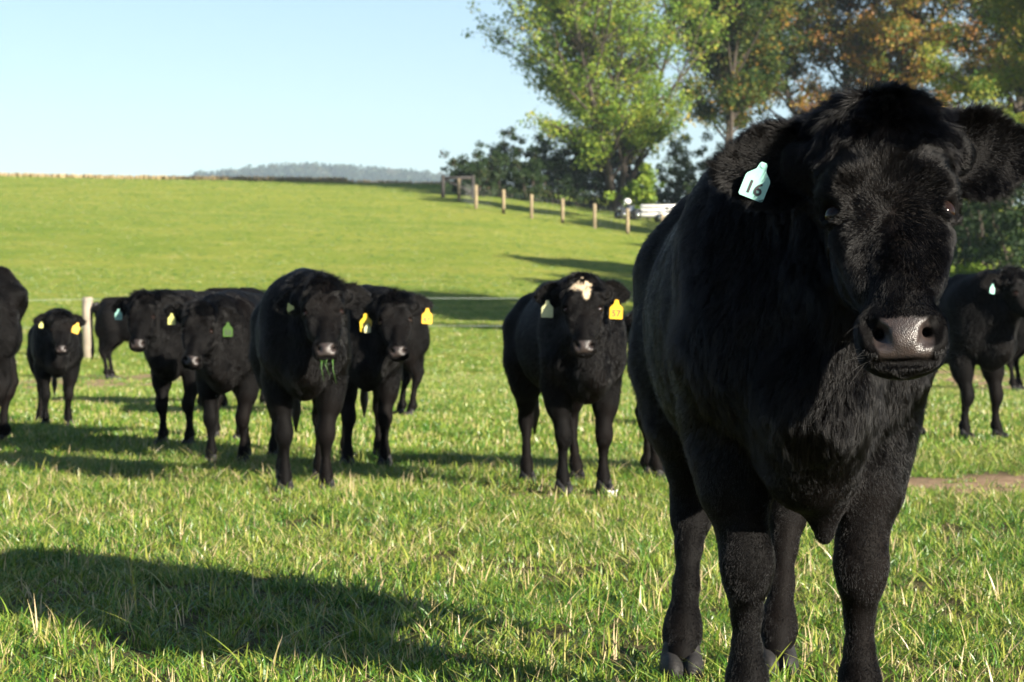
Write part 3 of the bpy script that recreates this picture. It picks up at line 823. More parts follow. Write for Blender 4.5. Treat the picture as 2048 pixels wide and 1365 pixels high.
TORSO = np.array([  # y, zc, half width, half height
    [-.62, .77, .03, .04], [-.58, .77, .09, .12], [-.51, .775, .150, .205], [-.42, .79, .190, .27], [-.30, .795, .215, .305],
    [-.14, .79, .245, .325], [.02, .785, .270, .330], [.16, .785, .275, .325], [.28, .80, .255, .305], [.40, .83, .225, .272],
    [.50, .855, .195, .235], [.58, .87, .145, .18], [.63, .88, .08, .10], [.655, .88, .02, .03]])
HEADP = np.array([  # s, half width, front, back
    [-.030, .020, .010, .02], [-.018, .050, .030, .05], [.005, .092, .052, .085], [.05, .118, .066, .115], [.11, .123, .070, .130], [.17, .122, .067, .138],
    [.225, .108, .060, .134], [.28, .086, .053, .118], [.33, .072, .048, .095], [.38, .064, .047, .070], [.42, .067, .049, .056],
    [.455, .071, .050, .047], [.485, .064, .040, .036], [.505, .042, .022, .022], [.515, .015, .008, .01]])

def dense(T, wid):
    x = np.linspace(T[0, 0], T[-1, 0], 500); k = int(max(3, wid / (x[1] - x[0]))) | 1
    out = [x]
    for c in range(1, T.shape[1]):
        y = np.interp(x, T[:, 0], T[:, c])
        for _ in range(3): y = np.convolve(np.pad(y, k // 2, mode='reflect', reflect_type='odd'), np.ones(k) / k, 'valid')
        out.append(np.maximum(y, .008))
    return np.stack(out, 1)
TORSO = dense(TORSO, .07); HEADP = dense(HEADP, .016)

def make_calf(label, loc, heading, scale=1.0, poll=(0, -.66, 1.12), pitch=25, yaw=0, roll=0, feet=((0, 0),) * 4,
              ears=((0, 0, 0), (0, 0, 0)), hf=.009, hc=.014, n_hair=30000, hair_w=1.0, patch=False, tags=(), brisket=0, seed=1,
              tail=True, fat=1.0, hsc=1.0, hwid=1.0, lean=0.0, hair_scale=1.0, bend=0.0, whisk=0, group="black calves standing in the pasture"):
    """calf faces local -Y; heading rotates it about Z. feet: (left front, right front, left hind, right hind) = image side when facing us"""
    root = empty("calf", loc, heading, scale)
    tag(root, label, "calf", group)
    rg = np.random.default_rng(seed)
    P0 = np.array(poll, float)
    # base frame: right, down-the-face, out-of-the-face
    B = np.stack([np.array([1, 0, 0.]), np.array([0, -math.sin(R(pitch)), -math.cos(R(pitch))]), np.array([0, -math.cos(R(pitch)), math.sin(R(pitch))])], 1)
    B = rot('Z', R(yaw)) @ rot('Y', R(roll)) @ B
    hw = lambda w, s, n: P0 + B @ (np.array([w * hwid, s, n]) * hsc)
    # ears
    E = []
    for sd, (up, back, rl) in zip((-1, 1), ears):
        rl = rl - 34
        e = np.array([sd * math.cos(R(up)) * math.cos(R(back)), -math.sin(R(up)) * math.cos(R(back)), -math.sin(R(back))])
        e /= np.linalg.norm(e)
        f_ = np.array([0, 0, 1.0]); f_ = f_ - e * (f_ @ e); f_ /= np.linalg.norm(f_)
        v_ = np.cross(f_, e) * sd; v_ = -v_ if v_[1] > 0 else v_      # v_ points up (towards -s)
        c_, s_ = math.cos(R(rl)), math.sin(R(rl))
        f2 = f_ * c_ + v_ * s_; v2 = v_ * c_ - f_ * s_
        base = np.array([sd * .098 * hwid, .055, -.045]) * hsc
        E.append((P0 + B @ base, B @ e, B @ v2, B @ f2))
    LEN0 = .198
    LEN = LEN0 * hsc
    tips = [q[0] + q[1] * LEN for q in E]
    # grid
    pts = [hw(-.13, -.05, .08), hw(.13, -.05, -.13), hw(.09, .52, .06), hw(-.09, .52, -.08)] + [t + o * .07 for t in tips for o in ((1, 1, 1) * np.array(1.), -np.ones(3))]
    pts = np.array(pts); lo = pts.min(0) - .01; hi = pts.max(0) + .01
    fy = [f[1] for f in feet]; fx = [f[0] for f in feet]
    gx = axis_pts(min(-.36 * fat, lo[0] - .02, -.3 + min(fx)), max(.36 * fat, hi[0] + .02, .3 + max(fx)), lo[0], hi[0], hf, hc)
    gy = axis_pts(min(-.70, lo[1] - .03, -.55 + min(fy)), .74 + max(0, max(fy)), lo[1], hi[1], hf, hc)
    gz = axis_pts(.02, max(1.22, hi[2] + .03), lo[2], hi[2], hf, hc)
    F_ = Field(gx, gy, gz)
    # torso (loft)
    ty = TORSO[:, 0]
    def torso(x, y, z):
        zc = np.interp(y, ty, TORSO[:, 1]) + .028 * lean; w = np.interp(y, ty, TORSO[:, 2]) * fat; h = np.interp(y, ty, TORSO[:, 3]) * (1 - .09 * lean)
        xb = x - bend * (np.clip(-y, 0, 1)) ** 2
        e_ = np.where(z > zc, 1.66, 2.3)
        q = ((np.abs(xb) / w) ** e_ + (np.abs(z - zc) / h) ** e_) ** (1 / e_)
        return np.where((y < ty[0]) | (y > ty[-1]), .05, (q - 1) * np.minimum(w, h))
    F_.apply((-.31 * fat, -.64, .4), (.31 * fat, .68, 1.15), torso, .02)
    # withers, spine, hips, ribs flank
    F_.cone((0, -.36, 1.06), (0, -.16, 1.09), .055, .045, .06)
    F_.cone((0, .0, 1.085), (0, .5, 1.075), .035, .04, .06)
    for s in (-1, 1):
        F_.ell((s * .125, .40, 1.00), (.05, .06, .045), .08)
        F_.ell((s * .125 * fat, -.36, .83), (.10, .14, .22), .06)       # shoulder blade
        F_.ell((s * .105 * fat, -.45, .72), (.085, .09, .13), .10)       # shoulder point
        F_.ell((s * .095, .60, .95), (.05, .05, .05), .08)               # pin
    # neck
    hb = hw(0, .09, -.06); hb2 = hw(0, .20, -.085)
    n0 = np.array([0, -.34, .90]); n1 = np.array([0, -.46, .77])
    mid = (n0 + hb) / 2 + np.array([0, .02, .03])
    F_.cone(n0, mid, .205, .150, .09); F_.cone(mid, hb, .150, .105, .05)
    mid2 = (n1 + hb2) / 2 + np.array([0, .02, -.02])
    F_.cone(n1, mid2, .17, .115, .09); F_.cone(mid2, hb2, .115, .075, .05)
    F_.cone(mid2 + np.array([0, -.04, -.04]), np.array([0, -.585, .60]), .045, .06, .08)   # dewlap
    F_.cone((0, -.585, .63 + .02 * lean), (0, -.48, .50 + .045 * lean), .085 - .01 * lean, .085 - .01 * lean, .08)                              # brisket
    if brisket: F_.cone((.03, -.42, .47), (.035, -.43, .47 - brisket), .060, .018, .05)
    else: F_.cone((0, .12, .46 + .05 * lean), (0, .10, .415 + .05 * lean), .040, .018, .04)
    # legs
    for s, fo in ((-1, feet[0]), (1, feet[1])):
        def J(x, y, z, r):
            q = np.clip(1 - z / .62, 0, 1)
            return np.array([s * x + fo[0] * q, y + fo[1] * q, z]), r * (1 - .09 * lean)
        ch = [J(.145 * fat, -.38, .70, .105), J(.135, -.325, .575, .078), J(.122, -.355, .45, .060), J(.112, -.372, .36, .045), J(.108, -.382, .315, .044), J(.108, -.378, .27, .036),
              J(.108, -.368, .215, .026), J(.108, -.366, .15, .025), J(.108, -.366, .105, .032), J(.108, -.372, .085, .036), J(.108, -.392, .045, .033)]
        for (a, ra), (b_, rb) in zip(ch[:-1], ch[1:]): F_.cone(a, b_, ra, rb, .05 if a[2] > .5 else .022)
        F_.ell(J(.108, -.400, .305, 0)[0], (.043, .026, .050), .025)       # knee cap
        F_.ell(J(.108, -.345, .100, 0)[0], (.028, .026, .025), .02)       # dew claw swelling
        F_.ell(J(.13, -.34, .50, 0)[0], (.062, .085, .10), .05)             # forearm muscle
    for s, fo in ((-1, feet[2]), (1, feet[3])):
        def J(x, y, z, r):
            q = np.clip(1 - z / .75, 0, 1)
            return np.array([s * x + fo[0] * q, y + fo[1] * q, z]), r * (1 - .09 * lean)
        ch = [J(.13, .42, .86, .15), J(.145, .36, .68, .125), J(.138, .375, .56, .088), J(.122, .44, .455, .058), J(.112, .495, .375, .044), J(.110, .495, .33, .042),
              J(.110, .475, .27, .027), J(.110, .462, .19, .026), J(.110, .455, .115, .034), J(.110, .448, .088, .039), J(.110, .425, .045, .034)]
        for (a, ra), (b_, rb) in zip(ch[:-1], ch[1:]): F_.cone(a, b_, ra, rb, .06 if a[2] > .55 else .022)
        F_.ell(J(.135, .50, .70, 0)[0], (.085, .11, .16), .07)              # buttock
        F_.cone(J(.111, .545, .405, 0)[0], J(.112, .525, .36, 0)[0], .020, .024, .025)   # point of hock
        F_.cone(J(.120, .535, .52, 0)[0], J(.111, .545, .405, 0)[0], .028, .018, .035)    # tendon
        F_.ell(J(.110, .48, .105, 0)[0], (.026, .024, .024), .02)
    # head (loft in head frame)
    hs = HEADP[:, 0]
    def to_head(x, y, z):
        dx, dy, dz = x - P0[0], y - P0[1], z - P0[2]
        q = [(dx * B[0, i] + dy * B[1, i] + dz * B[2, i]) / hsc for i in range(3)]; q[0] = q[0] / hwid; return q
    def headf(x, y, z):
        w, s_, n = to_head(x, y, z)
        W = np.interp(s_, hs, HEADP[:, 1]); Fr = np.interp(s_, hs, HEADP[:, 2]); Bk = np.interp(s_, hs, HEADP[:, 3])
        Wn = W * (1 - .20 * np.clip(-n / .13, 0, 1))
        Nn = np.where(n > 0, Fr, Bk)
        q = ((np.abs(w) / Wn) ** 2.35 + (np.abs(n) / Nn) ** 2.35) ** (1 / 2.35)
        d = (q - 1) * np.minimum(W, Nn) * .9 * hsc
        return np.where((s_ < -.030) | (s_ > .515), np.maximum(d, .02), d)
    cs = np.array([hw(a, b_, c_) for a in (-.13, .13) for b_ in (-.05, .52) for c_ in (-.14, .08)])
    F_.apply(cs.min(0), cs.max(0), headf, .03)
    F_.rs = hsc
    hp = lambda w, s_, n: hw(w, s_, n)
    for sd in (-1, 1):
        F_.cone(hp(sd * .070, .150, .052), hp(sd * .100, .178, .030), .022, .020, .03)      # brow ridge
        F_.ell(hp(sd * .068, .265, -.050), (.034, .075, .055), .04, B=B)                      # jaw muscle
        F_.cone(hp(sd * .085, .262, .012), hp(sd * .062, .345, .010), .020, .014, .03)      # cheek bone
        F_.cone(hp(0, .30, .030), hp(0, .40, .030), .026, .026, .03)
        F_.cone(hp(sd * .046, .435, .010), hp(sd * .041, .470, .002), .032, .031, .025)    # upper lip pad
        eye = hp(sd * .101, .210, .022)
        F_.ell(eye + B @ np.array([sd * .012, 0, .010]) * hsc, (.021, .026, .021), .012, 's', B=B)
        lids = [(-.030, .004), (-.014, -.017), (.010, -.019), (.030, .004)]
        out = B @ np.array([sd * .80, 0, .60]) * hsc; al = B @ np.array([-sd * .60, 0, .80]) * hsc; dn = B[:, 1] * hsc
        L1 = [eye + al * a + dn * b_ + out * (.016 - abs(a) * .45) for a, b_ in ((-.028, .002), (-.016, -.017), (.004, -.022), (.022, -.012), (.030, .010))]
        L2 = [eye + al * a + dn * b_ + out * (.014 - abs(a) * .45) for a, b_ in ((-.028, .002), (-.012, .017), (.010, .020), (.030, .010))]
        for a, b_ in zip(L1[:-1], L1[1:]): F_.cone(a, b_, .0075, .0075, .008)
        for a, b_ in zip(L2[:-1], L2[1:]): F_.cone(a, b_, .0065, .0065, .008)
        # nostril: comma
        F_.cone(hp(sd * .061, .435, .030), hp(sd * .062, .468, .024), .012, .012, .015)     # nostril wing
        # ear
        eb, e, v_, f_ = E[0 if sd < 0 else 1]
        F_.cone(hp(sd * .075, .055, -.05), eb + e * .045, .045, .034, .035)
        hV = .075 * hsc
        def earf(x, y, z, eb=eb, e=e, v_=v_, f_=f_):
            dx, dy, dz = x - eb[0], y - eb[1], z - eb[2]
            t = dx * e[0] + dy * e[1] + dz * e[2]; v = dx * v_[0] + dy * v_[1] + dz * v_[2]; f = dx * f_[0] + dy * f_[1] + dz * f_[2]
            u = np.clip(t / LEN, 0, 1)
            hh = hV * np.sin(np.pi * np.clip(u * .80 + .17, 0, 1)) ** .75 + .001
            f0 = -.018 + 3.4 * v * v + .25 * (t - .06) ** 2
            shell = np.abs(f - f0) - .0075 * (1.15 - .5 * u)
            edge = np.maximum((np.abs(v) - hh), np.maximum(t - LEN, -t)) * .9
            return np.maximum(shell, edge)
        c8 = np.array([eb + e * a + v_ * b2 + f_ * c2 for a in (0, LEN) for b2 in (-hV, hV) for c2 in (-.06, .03)])
        F_.apply(c8.min(0), c8.max(0), earf, .008)
    F_.ell(hp(0, .452, .030), (.050, .036, .026), .02, B=B)                                # nose pad
    for sd in (-1, 1):
        a, b_, c_ = hp(sd * .029, .486, .050), hp(sd * .049, .465, .053), hp(sd * .066, .436, .046)
        F_.cone(a, b_, .010, .021, .004, 's'); F_.cone(b_, c_, .021, .015, .004, 's')
        F_.cone(b_, hp(sd * .040, .445, .02), .012, .008, .006, 's')
    F_.ell(hp(0, .488, -.018), (.044, .019, .026), .012, B=B)                              # lower lip
    F_.cone(hp(-.06, .500, .022), hp(.06, .500, .022), .0045, .0045, .006, 's')             # mouth line
    F_.cone(hp(0, .488, .06), hp(0, .505, .04), .004, .004, .008, 's')                       # philtrum
    F_.ell(hp(0, .002, -.01), (.075, .035, .06), .04, B=B)                                  # poll
    V, Fc = F_.surface()
    V = relax(V, Fc, 1, .5)
    Nn = vnormals(V, Fc)
    w, s_, n = to_head(V[:, 0], V[:, 1], V[:, 2])
    # nose pad pigment: between and below the nostrils
    lim = .038 + .012 * np.sin(np.clip((s_ - .43) / .07, 0, 1) * 3.1)
    pad = sstep(.432, .441, s_ + .0) * (1 - sstep(lim, lim + .006, np.abs(w))) * sstep(.018, .030, n) * (1 - sstep(.494, .500, s_))
    pa = np.zeros(len(V))
    if patch:
        e1 = ((w + .002) / .064) ** 2 + ((s_ - .080) / .036) ** 2 + .5 * np.sin(w * 130 + 1) * np.sin(s_ * 160)
        e2 = ((w - .026) / .026) ** 2 + ((s_ - .128) / .044) ** 2
        pa = (1 - sstep(.7, 1.1, np.minimum(e1, e2))) * (n > .02) * (np.abs(w) < .1)
        pa = np.maximum(pa, (((w - .004) ** 2 + (s_ - .022) ** 2) < .009 ** 2) * (n > .02) * 1.0)
    mesh_obj("body", V, Fc, M_coat, root, attrs={"pad": pad, "patch": pa})
    # eyes
    for sd in (-1, 1):
        c = hp(sd * .0965, .212, .018); mb = MB(); mb.sphere(c, .0225 * hsc, 24, 16); mb.build("eye", M_eye, root)
    # hooves
    for s, fo, y0 in ((-1, feet[0], -.392), (1, feet[1], -.392), (-1, feet[2], .425), (1, feet[3], .425)):
        o = bpy.data.objects.new("hoof", HOOF); COL.objects.link(o); o.parent = root
        q = 1 - .045 / (.62 if y0 < 0 else .75)
        o.location = (s * .109 + fo[0] * q, y0 + fo[1] * q, -.004); o.scale = (1.15, 1.15, 1.1)
    # tail
    if tail:
        mb = MB(); sw = rg.uniform(-.03, .03)
        tp = [(0, .60, 1.03), (0, .665, 1.02), (sw * .3, .70, .95), (sw * .6, .705, .80), (sw, .70, .62), (sw, .69, .48), (sw, .69, .38), (sw, .70, .26)]
        mb.tube(tp, [.035, .034, .026, .020, .017, .022, .030, .004], 8); mb.build("tail", M_switch, root)
    # ---- coat of hair
    if n_hair:
        v0, v1, v2, v3 = [V[Fc[:, i]] for i in range(4)]
        area = np.linalg.norm(np.cross(v2 - v0, v3 - v1), axis=1) * .5
        cen = (v0 + v1 + v2 + v3) / 4
        cw, cs_, cn = to_head(cen[:, 0], cen[:, 1], cen[:, 2])
        inh = (np.abs(cw) < .34) & (cs_ > -.07) & (cs_ < .53) & (cn > -.16)
        wt = area * np.where(inh, 3.0, 1.0)
        padf = pad[Fc].max(1); wt = wt * (padf < .3)
        wt *= np.where(cen[:, 2] > .07, 1, 0)
        fi = rg.choice(len(Fc), n_hair, p=wt / wt.sum())
        a = rg.random(n_hair)[:, None]; b_ = rg.random(n_hair)[:, None]
        def bil(A): return (A[Fc[fi, 0]] * (1 - a) + A[Fc[fi, 1]] * a) * (1 - b_) + (A[Fc[fi, 3]] * (1 - a) + A[Fc[fi, 2]] * a) * b_
        P = bil(V); Nr = bil(Nn); Nr /= np.linalg.norm(Nr, axis=1)[:, None] + 1e-9
        w, s_, n = to_head(P[:, 0], P[:, 1], P[:, 2])
        # eye openings stay bare
        keep = np.ones(n_hair, bool)
        for sd in (-1, 1): keep &= (np.linalg.norm(P - hp(sd * .108, .211, .030), axis=1) > .026 * hsc)
        for sd in (-1, 1): keep &= (np.linalg.norm(P - hp(sd * .054, .457, .050), axis=1) > .033 * hsc)
        P, Nr, w, s_, n = P[keep], Nr[keep], w[keep], s_[keep], n[keep]; M = len(P)
        # flow field
        z = P[:, 2]
        leg = sstep(.62, .42, z)
        flow = np.stack([0 * z, .9 + 0 * z, -.55 + 0 * z], 1)
        chest = sstep(-.38, -.52, P[:, 1]); flow[:, 1] = flow[:, 1] * (1 - chest) - .1 * chest; flow[:, 2] -= chest * .7
        flow = flow * (1 - leg)[:, None] + leg[:, None] * np.array([0, .1, -1.0])
        L = .015 + .006 * sstep(.9, .5, z) * (1 - leg) - .009 * leg + .010 * chest * (1 - leg)
        lift = np.full(M, .38)
        head = ((np.abs(w) < .15) & (s_ > -.08) & (s_ < .54) & (n > -.09)).astype(float)
        hd = np.stack([w * 1.0, (s_ - .235) * 1.1, 0 * w], 1); rr = np.linalg.norm(hd, axis=1) + 1e-6; hd /= rr[:, None]
        hd[:, 1] = np.where(s_ > .26, np.maximum(hd[:, 1], .45), hd[:, 1])
        swl = np.stack([-hd[:, 1], hd[:, 0], 0 * w], 1); hd = hd + .5 * swl * np.exp(-rr / .05)[:, None]
        tk = sstep(.16, .06, s_)[:, None]
        hd = hd * (1 - tk) + tk * np.stack([w * 7 + .35 * np.sin(s_ * 70), .9 + .5 * np.sin(w * 50 + 1), 0 * w], 1) * .8
        hflow = hd @ B.T
        topk = sstep(.14, .02, s_) * head
        hL = .010 + .022 * topk + .006 * sstep(.20, .10, s_) - .003 * sstep(.30, .40, s_) + .005 * sstep(.07, .1, np.abs(w)) * sstep(.3, .1, s_)
        flow = np.where(head[:, None] > 0, hflow, flow); L = np.where(head > 0, hL, L)
        lift = np.where(head > 0, .26 + .22 * topk, lift)
        for k_, (eb, e, v_, f_) in enumerate(E):
            t = (P - eb) @ e; vv = (P - eb) @ v_; ff = (P - eb) @ f_
            ie = (t > .02) & (t < LEN + .02) & (np.abs(vv) < .08) & (np.abs(ff) < .09)
            d_ = e * .8 + np.outer(vv / .05, v_) * .9
            flow = np.where(ie[:, None], d_, flow)
            L = np.where(ie, .011 + .010 * sstep(.045, .07, np.abs(vv)) + .008 * sstep(.14, .18, t) + .003 * (Nr @ f_ > .3), L); lift = np.where(ie, .32, lift)
        flow = flow - Nr * (flow * Nr).sum(1)[:, None]; flow /= np.linalg.norm(flow, axis=1)[:, None] + 1e-6
        cl = vnoise(P, 42) * .20 + vnoise(P, 14) * .18
        cl = cl + vnoise(P, 40) * (topk * .85)[:, None]
        d0 = flow * .8 + Nr * (lift * 1.5)[:, None] + cl * .6 + rg.normal(size=(M, 3)) * .12
        d0 /= np.linalg.norm(d0, axis=1)[:, None]
        d1 = flow + Nr * (lift * .25)[:, None] + cl + rg.normal(size=(M, 3)) * .16
        d1 /= np.linalg.norm(d1, axis=1)[:, None]
        L = L * rg.uniform(.6, 1.25, M) * hair_scale
        K = 5
        t = np.linspace(0, 1, K)
        pts = np.zeros((M, K, 3)); pts[:, 0] = P - Nr * .001
        for i in range(1, K):
            q = t[i - 1] + .5 / (K - 1)
            dd = d0 * (1 - q) + d1 * q; dd /= np.linalg.norm(dd, axis=1)[:, None]
            pts[:, i] = pts[:, i - 1] + dd * (L / (K - 1))[:, None]
        for cs__, st_ in ((.017, .55), (.007, .35)):
            W_ = P + vnoise(P, 30) * cs__ * .35
            cell = np.floor(W_ / cs__).astype(np.int64)
            hsh = (cell[:, 0] * 73856093) ^ (cell[:, 1] * 19349663) ^ (cell[:, 2] * 83492791)
            jit = np.stack([np.mod(hsh * k__, 1009) / 1009.0 for k__ in (1, 7, 31)], 1) - .5
            ctr = (cell + .5 + jit * .5) * cs__
            dv = ctr - P; dv = dv - Nr * (dv * Nr).sum(1)[:, None]
            cd = (jit - d1 * (jit * d1).sum(1)[:, None]) * L[:, None] * .55
            ck = st_ * np.clip((L - .011) / .016, .10 if cs__ > .01 else .55, 1.0)[:, None]
            for i in range(1, K): pts[:, i] += (dv * ck * t[i] ** 1.3 + cd * ck * t[i] ** 1.6)
        rad = (np.array([1, .9, .75, .5, .12])[None, :] * .00042 * hair_w * rg.uniform(.7, 1.2, (M, 1)))
        pm = np.zeros(M)
        if patch:
            e1 = ((w + .002) / .064) ** 2 + ((s_ - .080) / .036) ** 2 + .5 * np.sin(w * 130 + 1) * np.sin(s_ * 160)
            e2 = ((w - .026) / .026) ** 2 + ((s_ - .128) / .044) ** 2
            pm = (np.minimum(e1, e2) < .95) & (n > .01) & (np.abs(w) < .1)
        def curves(name, sel, mat):
            m = int(sel.sum())
            hc_ = bpy.data.hair_curves.new(name); hc_.add_curves([K] * m)
            hc_.attributes["position"].data.foreach_set("vector", pts[sel].astype(np.float32).ravel())
            at = hc_.attributes.get("radius") or hc_.attributes.new("radius", 'FLOAT', 'POINT')
            at.data.foreach_set("value", rad[sel].astype(np.float32).ravel())
            hc_.materials.append(mat)
            o = bpy.data.objects.new(name, hc_); COL.objects.link(o); o.parent = root
        pm = np.asarray(pm, bool)
        curves("coat", ~pm, M_hair)
        if pm.any(): curves("forehead_patch", pm, M_hair_cream)
        if whisk:
            ws = []
            for i in range(whisk):
                sd = rg.choice([-1, 1]); a0 = hp(sd * rg.uniform(.045, .078), rg.uniform(.42, .50), rg.uniform(-.01, .03))
                d_ = B @ np.array([sd * rg.uniform(.6, 1), rg.uniform(-.15, .7), rg.uniform(0, .5)]); d_ /= np.linalg.norm(d_)
                l = rg.uniform(.03, .07); ws.append([a0 + d_ * l * q + np.array([0, 0, -.012]) * q * q for q in t])
            ws = np.array(ws, dtype=np.float32); hc_ = bpy.data.hair_curves.new("whiskers"); hc_.add_curves([K] * whisk)
            hc_.attributes["position"].data.foreach_set("vector", ws.ravel())
            at = hc_.attributes.get("radius") or hc_.attributes.new("radius", 'FLOAT', 'POINT')
            at.data.foreach_set("value", np.tile(np.array([1, .8, .6, .4, .1]) * .00035, whisk).astype(np.float32))
            hc_.materials.append(M_hair); o = bpy.data.objects.new("whiskers", hc_); COL.objects.link(o); o.parent = root
    # ---- ear tags: (ear index, colour, text, t along ear, v, tilt, size)
    for (ei, colr, text, tt, vv, tilt, sz) in tags:
        eb, e, v_, f_ = E[ei]
        P = eb + e * tt + v_ * vv + f_ * (.018 + 0.0)
        sd = -1 if ei == 0 else 1
        f0 = -.018 + 3.4 * vv * vv + .25 * (tt - .06) ** 2
        P = eb + e * tt + v_ * vv + f_ * (f0 + .030)
        up = np.array([0, 0, 1.0]); fw = np.array([0, -1.0, 0]) @ np.eye(3)
        fw = rot('Z', R(yaw)) @ fw; fw = fw * .8 + f_ * .35; fw /= np.linalg.norm(fw)
        up = rot('Y', R(tilt)) @ up; up = up - fw * (up @ fw); up /= np.linalg.norm(up)
        rt = np.cross(up, fw)
        add_tag(root, P, np.stack([rt, up, fw], 1), colr, text, .052 * sz, .062 * sz, .036 * sz)
    return root, hp
def place(ix, d, label, rear=0.0, **kw):
    """ix = photo column of the fore feet, d distance; rear = how far the hindquarters stand to the right (deg)"""
    x = px(ix, d)
    th = R(rear)      # rotate so that local +Y (hind) leans towards +x when rear>0
    s = kw.get("scale", 1.0)
    off = .385 * s
    cx, cy = x + math.sin(th) * off, d + math.cos(th) * off
    return make_calf(label, (cx, cy, float(H(cx, cy))), -th, **kw)

place(1606, 4.22, "large black calf in the foreground with mint ear tag 16", rear=0.5, scale=1.0,
      poll=(.097, -.668, 1.122), pitch=30, yaw=-2.5, roll=-2, feet=((.008, .02), (.0, -.01), (-.08, -.18), (-.088, -.12)),
      ears=((0, 6, 14), (6, 8, 10)), hf=.0048, hc=.010, n_hair=900000, hair_w=.62, brisket=.10, seed=3, fat=.985, hwid=.91, whisk=40, tags=[(0, "mint", "16", .112, .000, 22, .88)])
mid = dict(hsc=.88, fat=.88, lean=1.0, hwid=.93, hf=.0085, hc=.014, n_hair=70000, hair_w=1.5, hair_scale=1.0)
far = dict(hsc=.9, fat=.92, lean=.8, hf=.011, hc=.017, n_hair=26000, hair_w=2.2, hair_scale=1.1)
# white-faced calf
place(1167, 10.2, "black calf with a cream forehead patch, left of the big foreground calf", rear=-12, scale=.86,
      poll=(-.078, -.66, 1.115), pitch=30, yaw=-13, roll=-2, feet=((.0, 0), (-.0, -.02), (-.02, -.02), (.05, -.04)), ears=((-2, 10, 10), (-2, 10, 10)),
      patch=True, seed=11, tags=[(0, "cream", "", .10, -.03, 2, 1.15), (1, "amber", "57", .10, -.04, 3, 1.3)], **mid)
# grass-chewing calf
c_root, c_hp = place(609, 10.2, "black calf chewing long green grass, foremost of the group on the left", rear=-7, scale=.90,
      poll=(.072, -.67, 1.052), pitch=34, yaw=0, roll=-3, feet=((.01, .0), (.0, -.02), (.02, -.05), (.0, .04)), ears=((4, 26, 30), (4, 14, 10)),
      seed=12, tags=[(0, "pale", "", .085, -.02, -25, .7)], **mid)
mb = MB(); r = np.random.default_rng(3)
M_cud = simple_mat("green_grass_cud", (.05, .12, .02), .5, .3, 30)
for w, dx_, dz_, th_ in ((-.040, -.004, .045, .0018), (-.026, .006, .105, .0024), (-.018, .030, .085, .0022), (-.006, .012, .04, .0016), (.006, -.02, .035, .0016), (.030, .004, .05, .0018), (.036, .016, .120, .0026)):
    p0 = c_hp(w, .503, .004); q = p0 + np.array([dx_, -.010, -dz_]); m_ = (p0 + q) / 2 + np.array([-dx_ * .25 + r.normal(0, .003), -.014, .010])
    mb.tube([p0, m_, q], [th_, th_ * .8, .0006], 4)
mb.build("grass_mouthful", M_cud, c_root)
place(735, 12.1, "black calf with yellow tag 58 looking over from right behind the grass-chewing calf", rear=-6, scale=.86,
      poll=(.145, -.66, 1.055), pitch=31, yaw=-2, roll=-5, feet=((-.02, -.02), (.0, 0), (0, 0), (0, 0)), ears=((-6, 8, 8), (8, 14, 8)),
      seed=13, tags=[(0, "yellow", "58", .10, -.015, -4, 1.45), (0, "cream", "", .10, -.075, 0, .75), (1, "amber", "61", .125, -.03, 3, 1.25)], **mid)
place(453, 12.3, "black calf with its head lowered in shade, wearing a green tag 53 on one ear", rear=8, scale=.84,
      poll=(-.075, -.70, 1.035), pitch=27, yaw=7, roll=5, feet=((.0, 0), (-.0, 0), (.0, .06), (.0, 0)), ears=((8, 8, 12), (6, 12, 10)),
      seed=14, tags=[(0, "pale", "", .11, -.015, 0, .95), (1, "green", "53", .09, -.035, 0, 1.2)], **mid)
place(350, 14.05, "black calf with a mint tag looking out past the far side-on calf", rear=20, scale=.86,
      poll=(-.10, -.66, 1.09), pitch=29, yaw=18, roll=0, feet=((0, 0), (0, 0), (0, 0), (0, 0)), ears=((-4, 12, 10), (0, 14, 10)),
      seed=15, tags=[(0, "mint", "11", .11, -.02, 0, 1.0)], **mid)
place(114, 16.7, "small black calf facing the camera in front of the thick grey fence post", rear=-13, scale=.77,
      poll=(.02, -.66, 1.085), pitch=31, yaw=2, roll=0, feet=((0, 0), (0, 0), (-.04, .0), (.02, 0)), ears=((6, 12, 10), (-2, 12, 8)),
      seed=16, tags=[(0, "pale", "", .09, -.02, 6, .75), (1, "amber", "27", .09, -.02, 20, 1.35)], **mid)
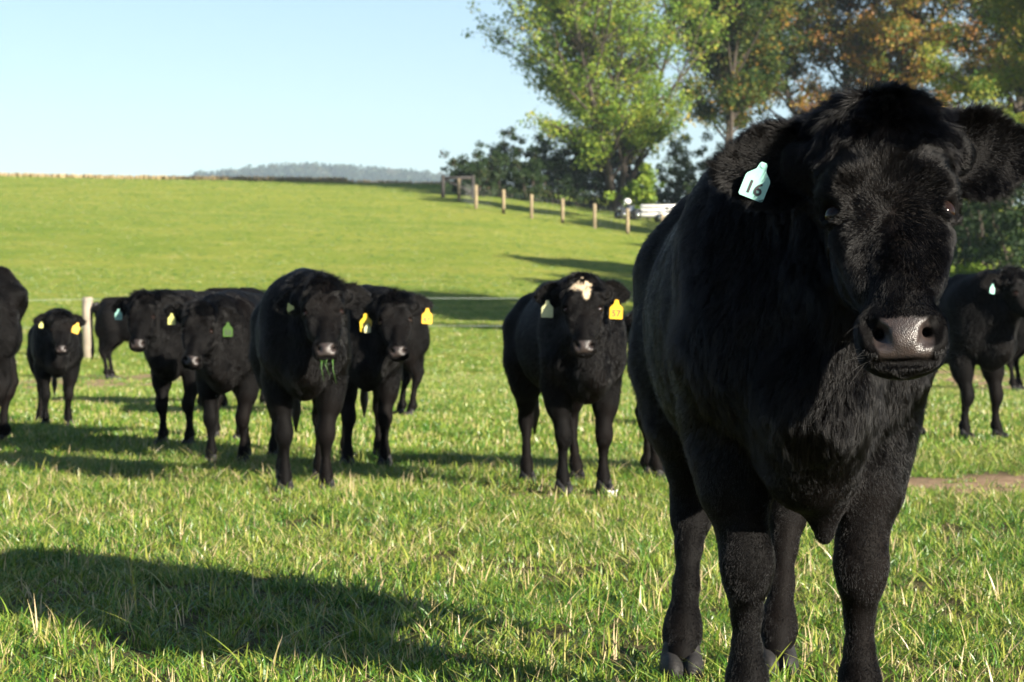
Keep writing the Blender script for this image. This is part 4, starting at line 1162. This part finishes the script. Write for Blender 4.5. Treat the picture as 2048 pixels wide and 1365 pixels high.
def side(label, ix, d, face, **kw):
    """calf standing at photo column ix (body centre); face = direction its head points, degrees from towards the camera, + to the right"""
    x = px(ix, d); return make_calf(label, (x, d, float(H(x, d))), R(face), **kw)
side("black calf seen side-on by the grey post, rump and hind legs to the left", 282, 32.8, 82, scale=1.07, poll=(0, -.80, .95), pitch=30, seed=17, **far)
side("black calf whose humped rump shows above the shaded calf with green tag 53", 470, 20.5, 160, scale=.98, poll=(0, -.86, .70), pitch=15, seed=18, **far)
side("black calf cut off by the left edge of the picture, only its hindquarters showing", -160, 13.9, -80, tail=False, feet=((0, 0), (0, 0), (0, .05), (0, -.02)), scale=1.0, poll=(0, -.80, 1.05), pitch=30, seed=19, **mid)
side("black calf standing sideways behind the calf with yellow tag 58, one hind leg clear", 722, 18.4, -62, tail=False, scale=.92, poll=(0, -.84, .80), pitch=20, seed=20, **far)
place(1963, 14.8, "black calf with a mint tag on the right, half hidden behind the foreground calf's muzzle", rear=-29, scale=.96, poll=(.0, -.68, 1.14), pitch=34, yaw=6,
     feet=((-.03, 0), (.03, -.02), (0, 0), (0, 0)), ears=((-4, 6, 10), (0, 10, 10)), seed=21, tags=[(0, "mint", "", .10, -.01, 10, .85)], **mid)
side("distant black calf at the right edge, behind the calf with the mint tag", 2110, 25.5, 60, scale=1.0, poll=(0, -.80, 1.0), pitch=30, seed=22, **far)
side("black calf hidden behind the foreground calf, only its lower hind legs in view", 1464, 11.0, 76, tail=False, scale=.82, poll=(0, -.82, .9), pitch=20, feet=((0, 0), (0, 0), (0, -.02), (0, .09)), seed=23, **far)

# ------------------------------------------------------------------ haze
HAZE = 0.00016
hz, nt, b = new_mat("haze"); nt.nodes.remove(b)
pv = nt.nodes.new("ShaderNodeVolumePrincipled"); pv.inputs["Color"].default_value = (.68, .84, 1.0, 1); pv.inputs["Density"].default_value = HAZE
nt.links.new(pv.outputs[0], nt.nodes["Material Output"].inputs["Volume"])
mb = MB(); mb.box((0, 1415, 105), (1640, 2890, 330)); o = mb.build("haze", hz, None, smooth=False); tag(o, kind="stuff")
print("TIME", time.time() - T0)
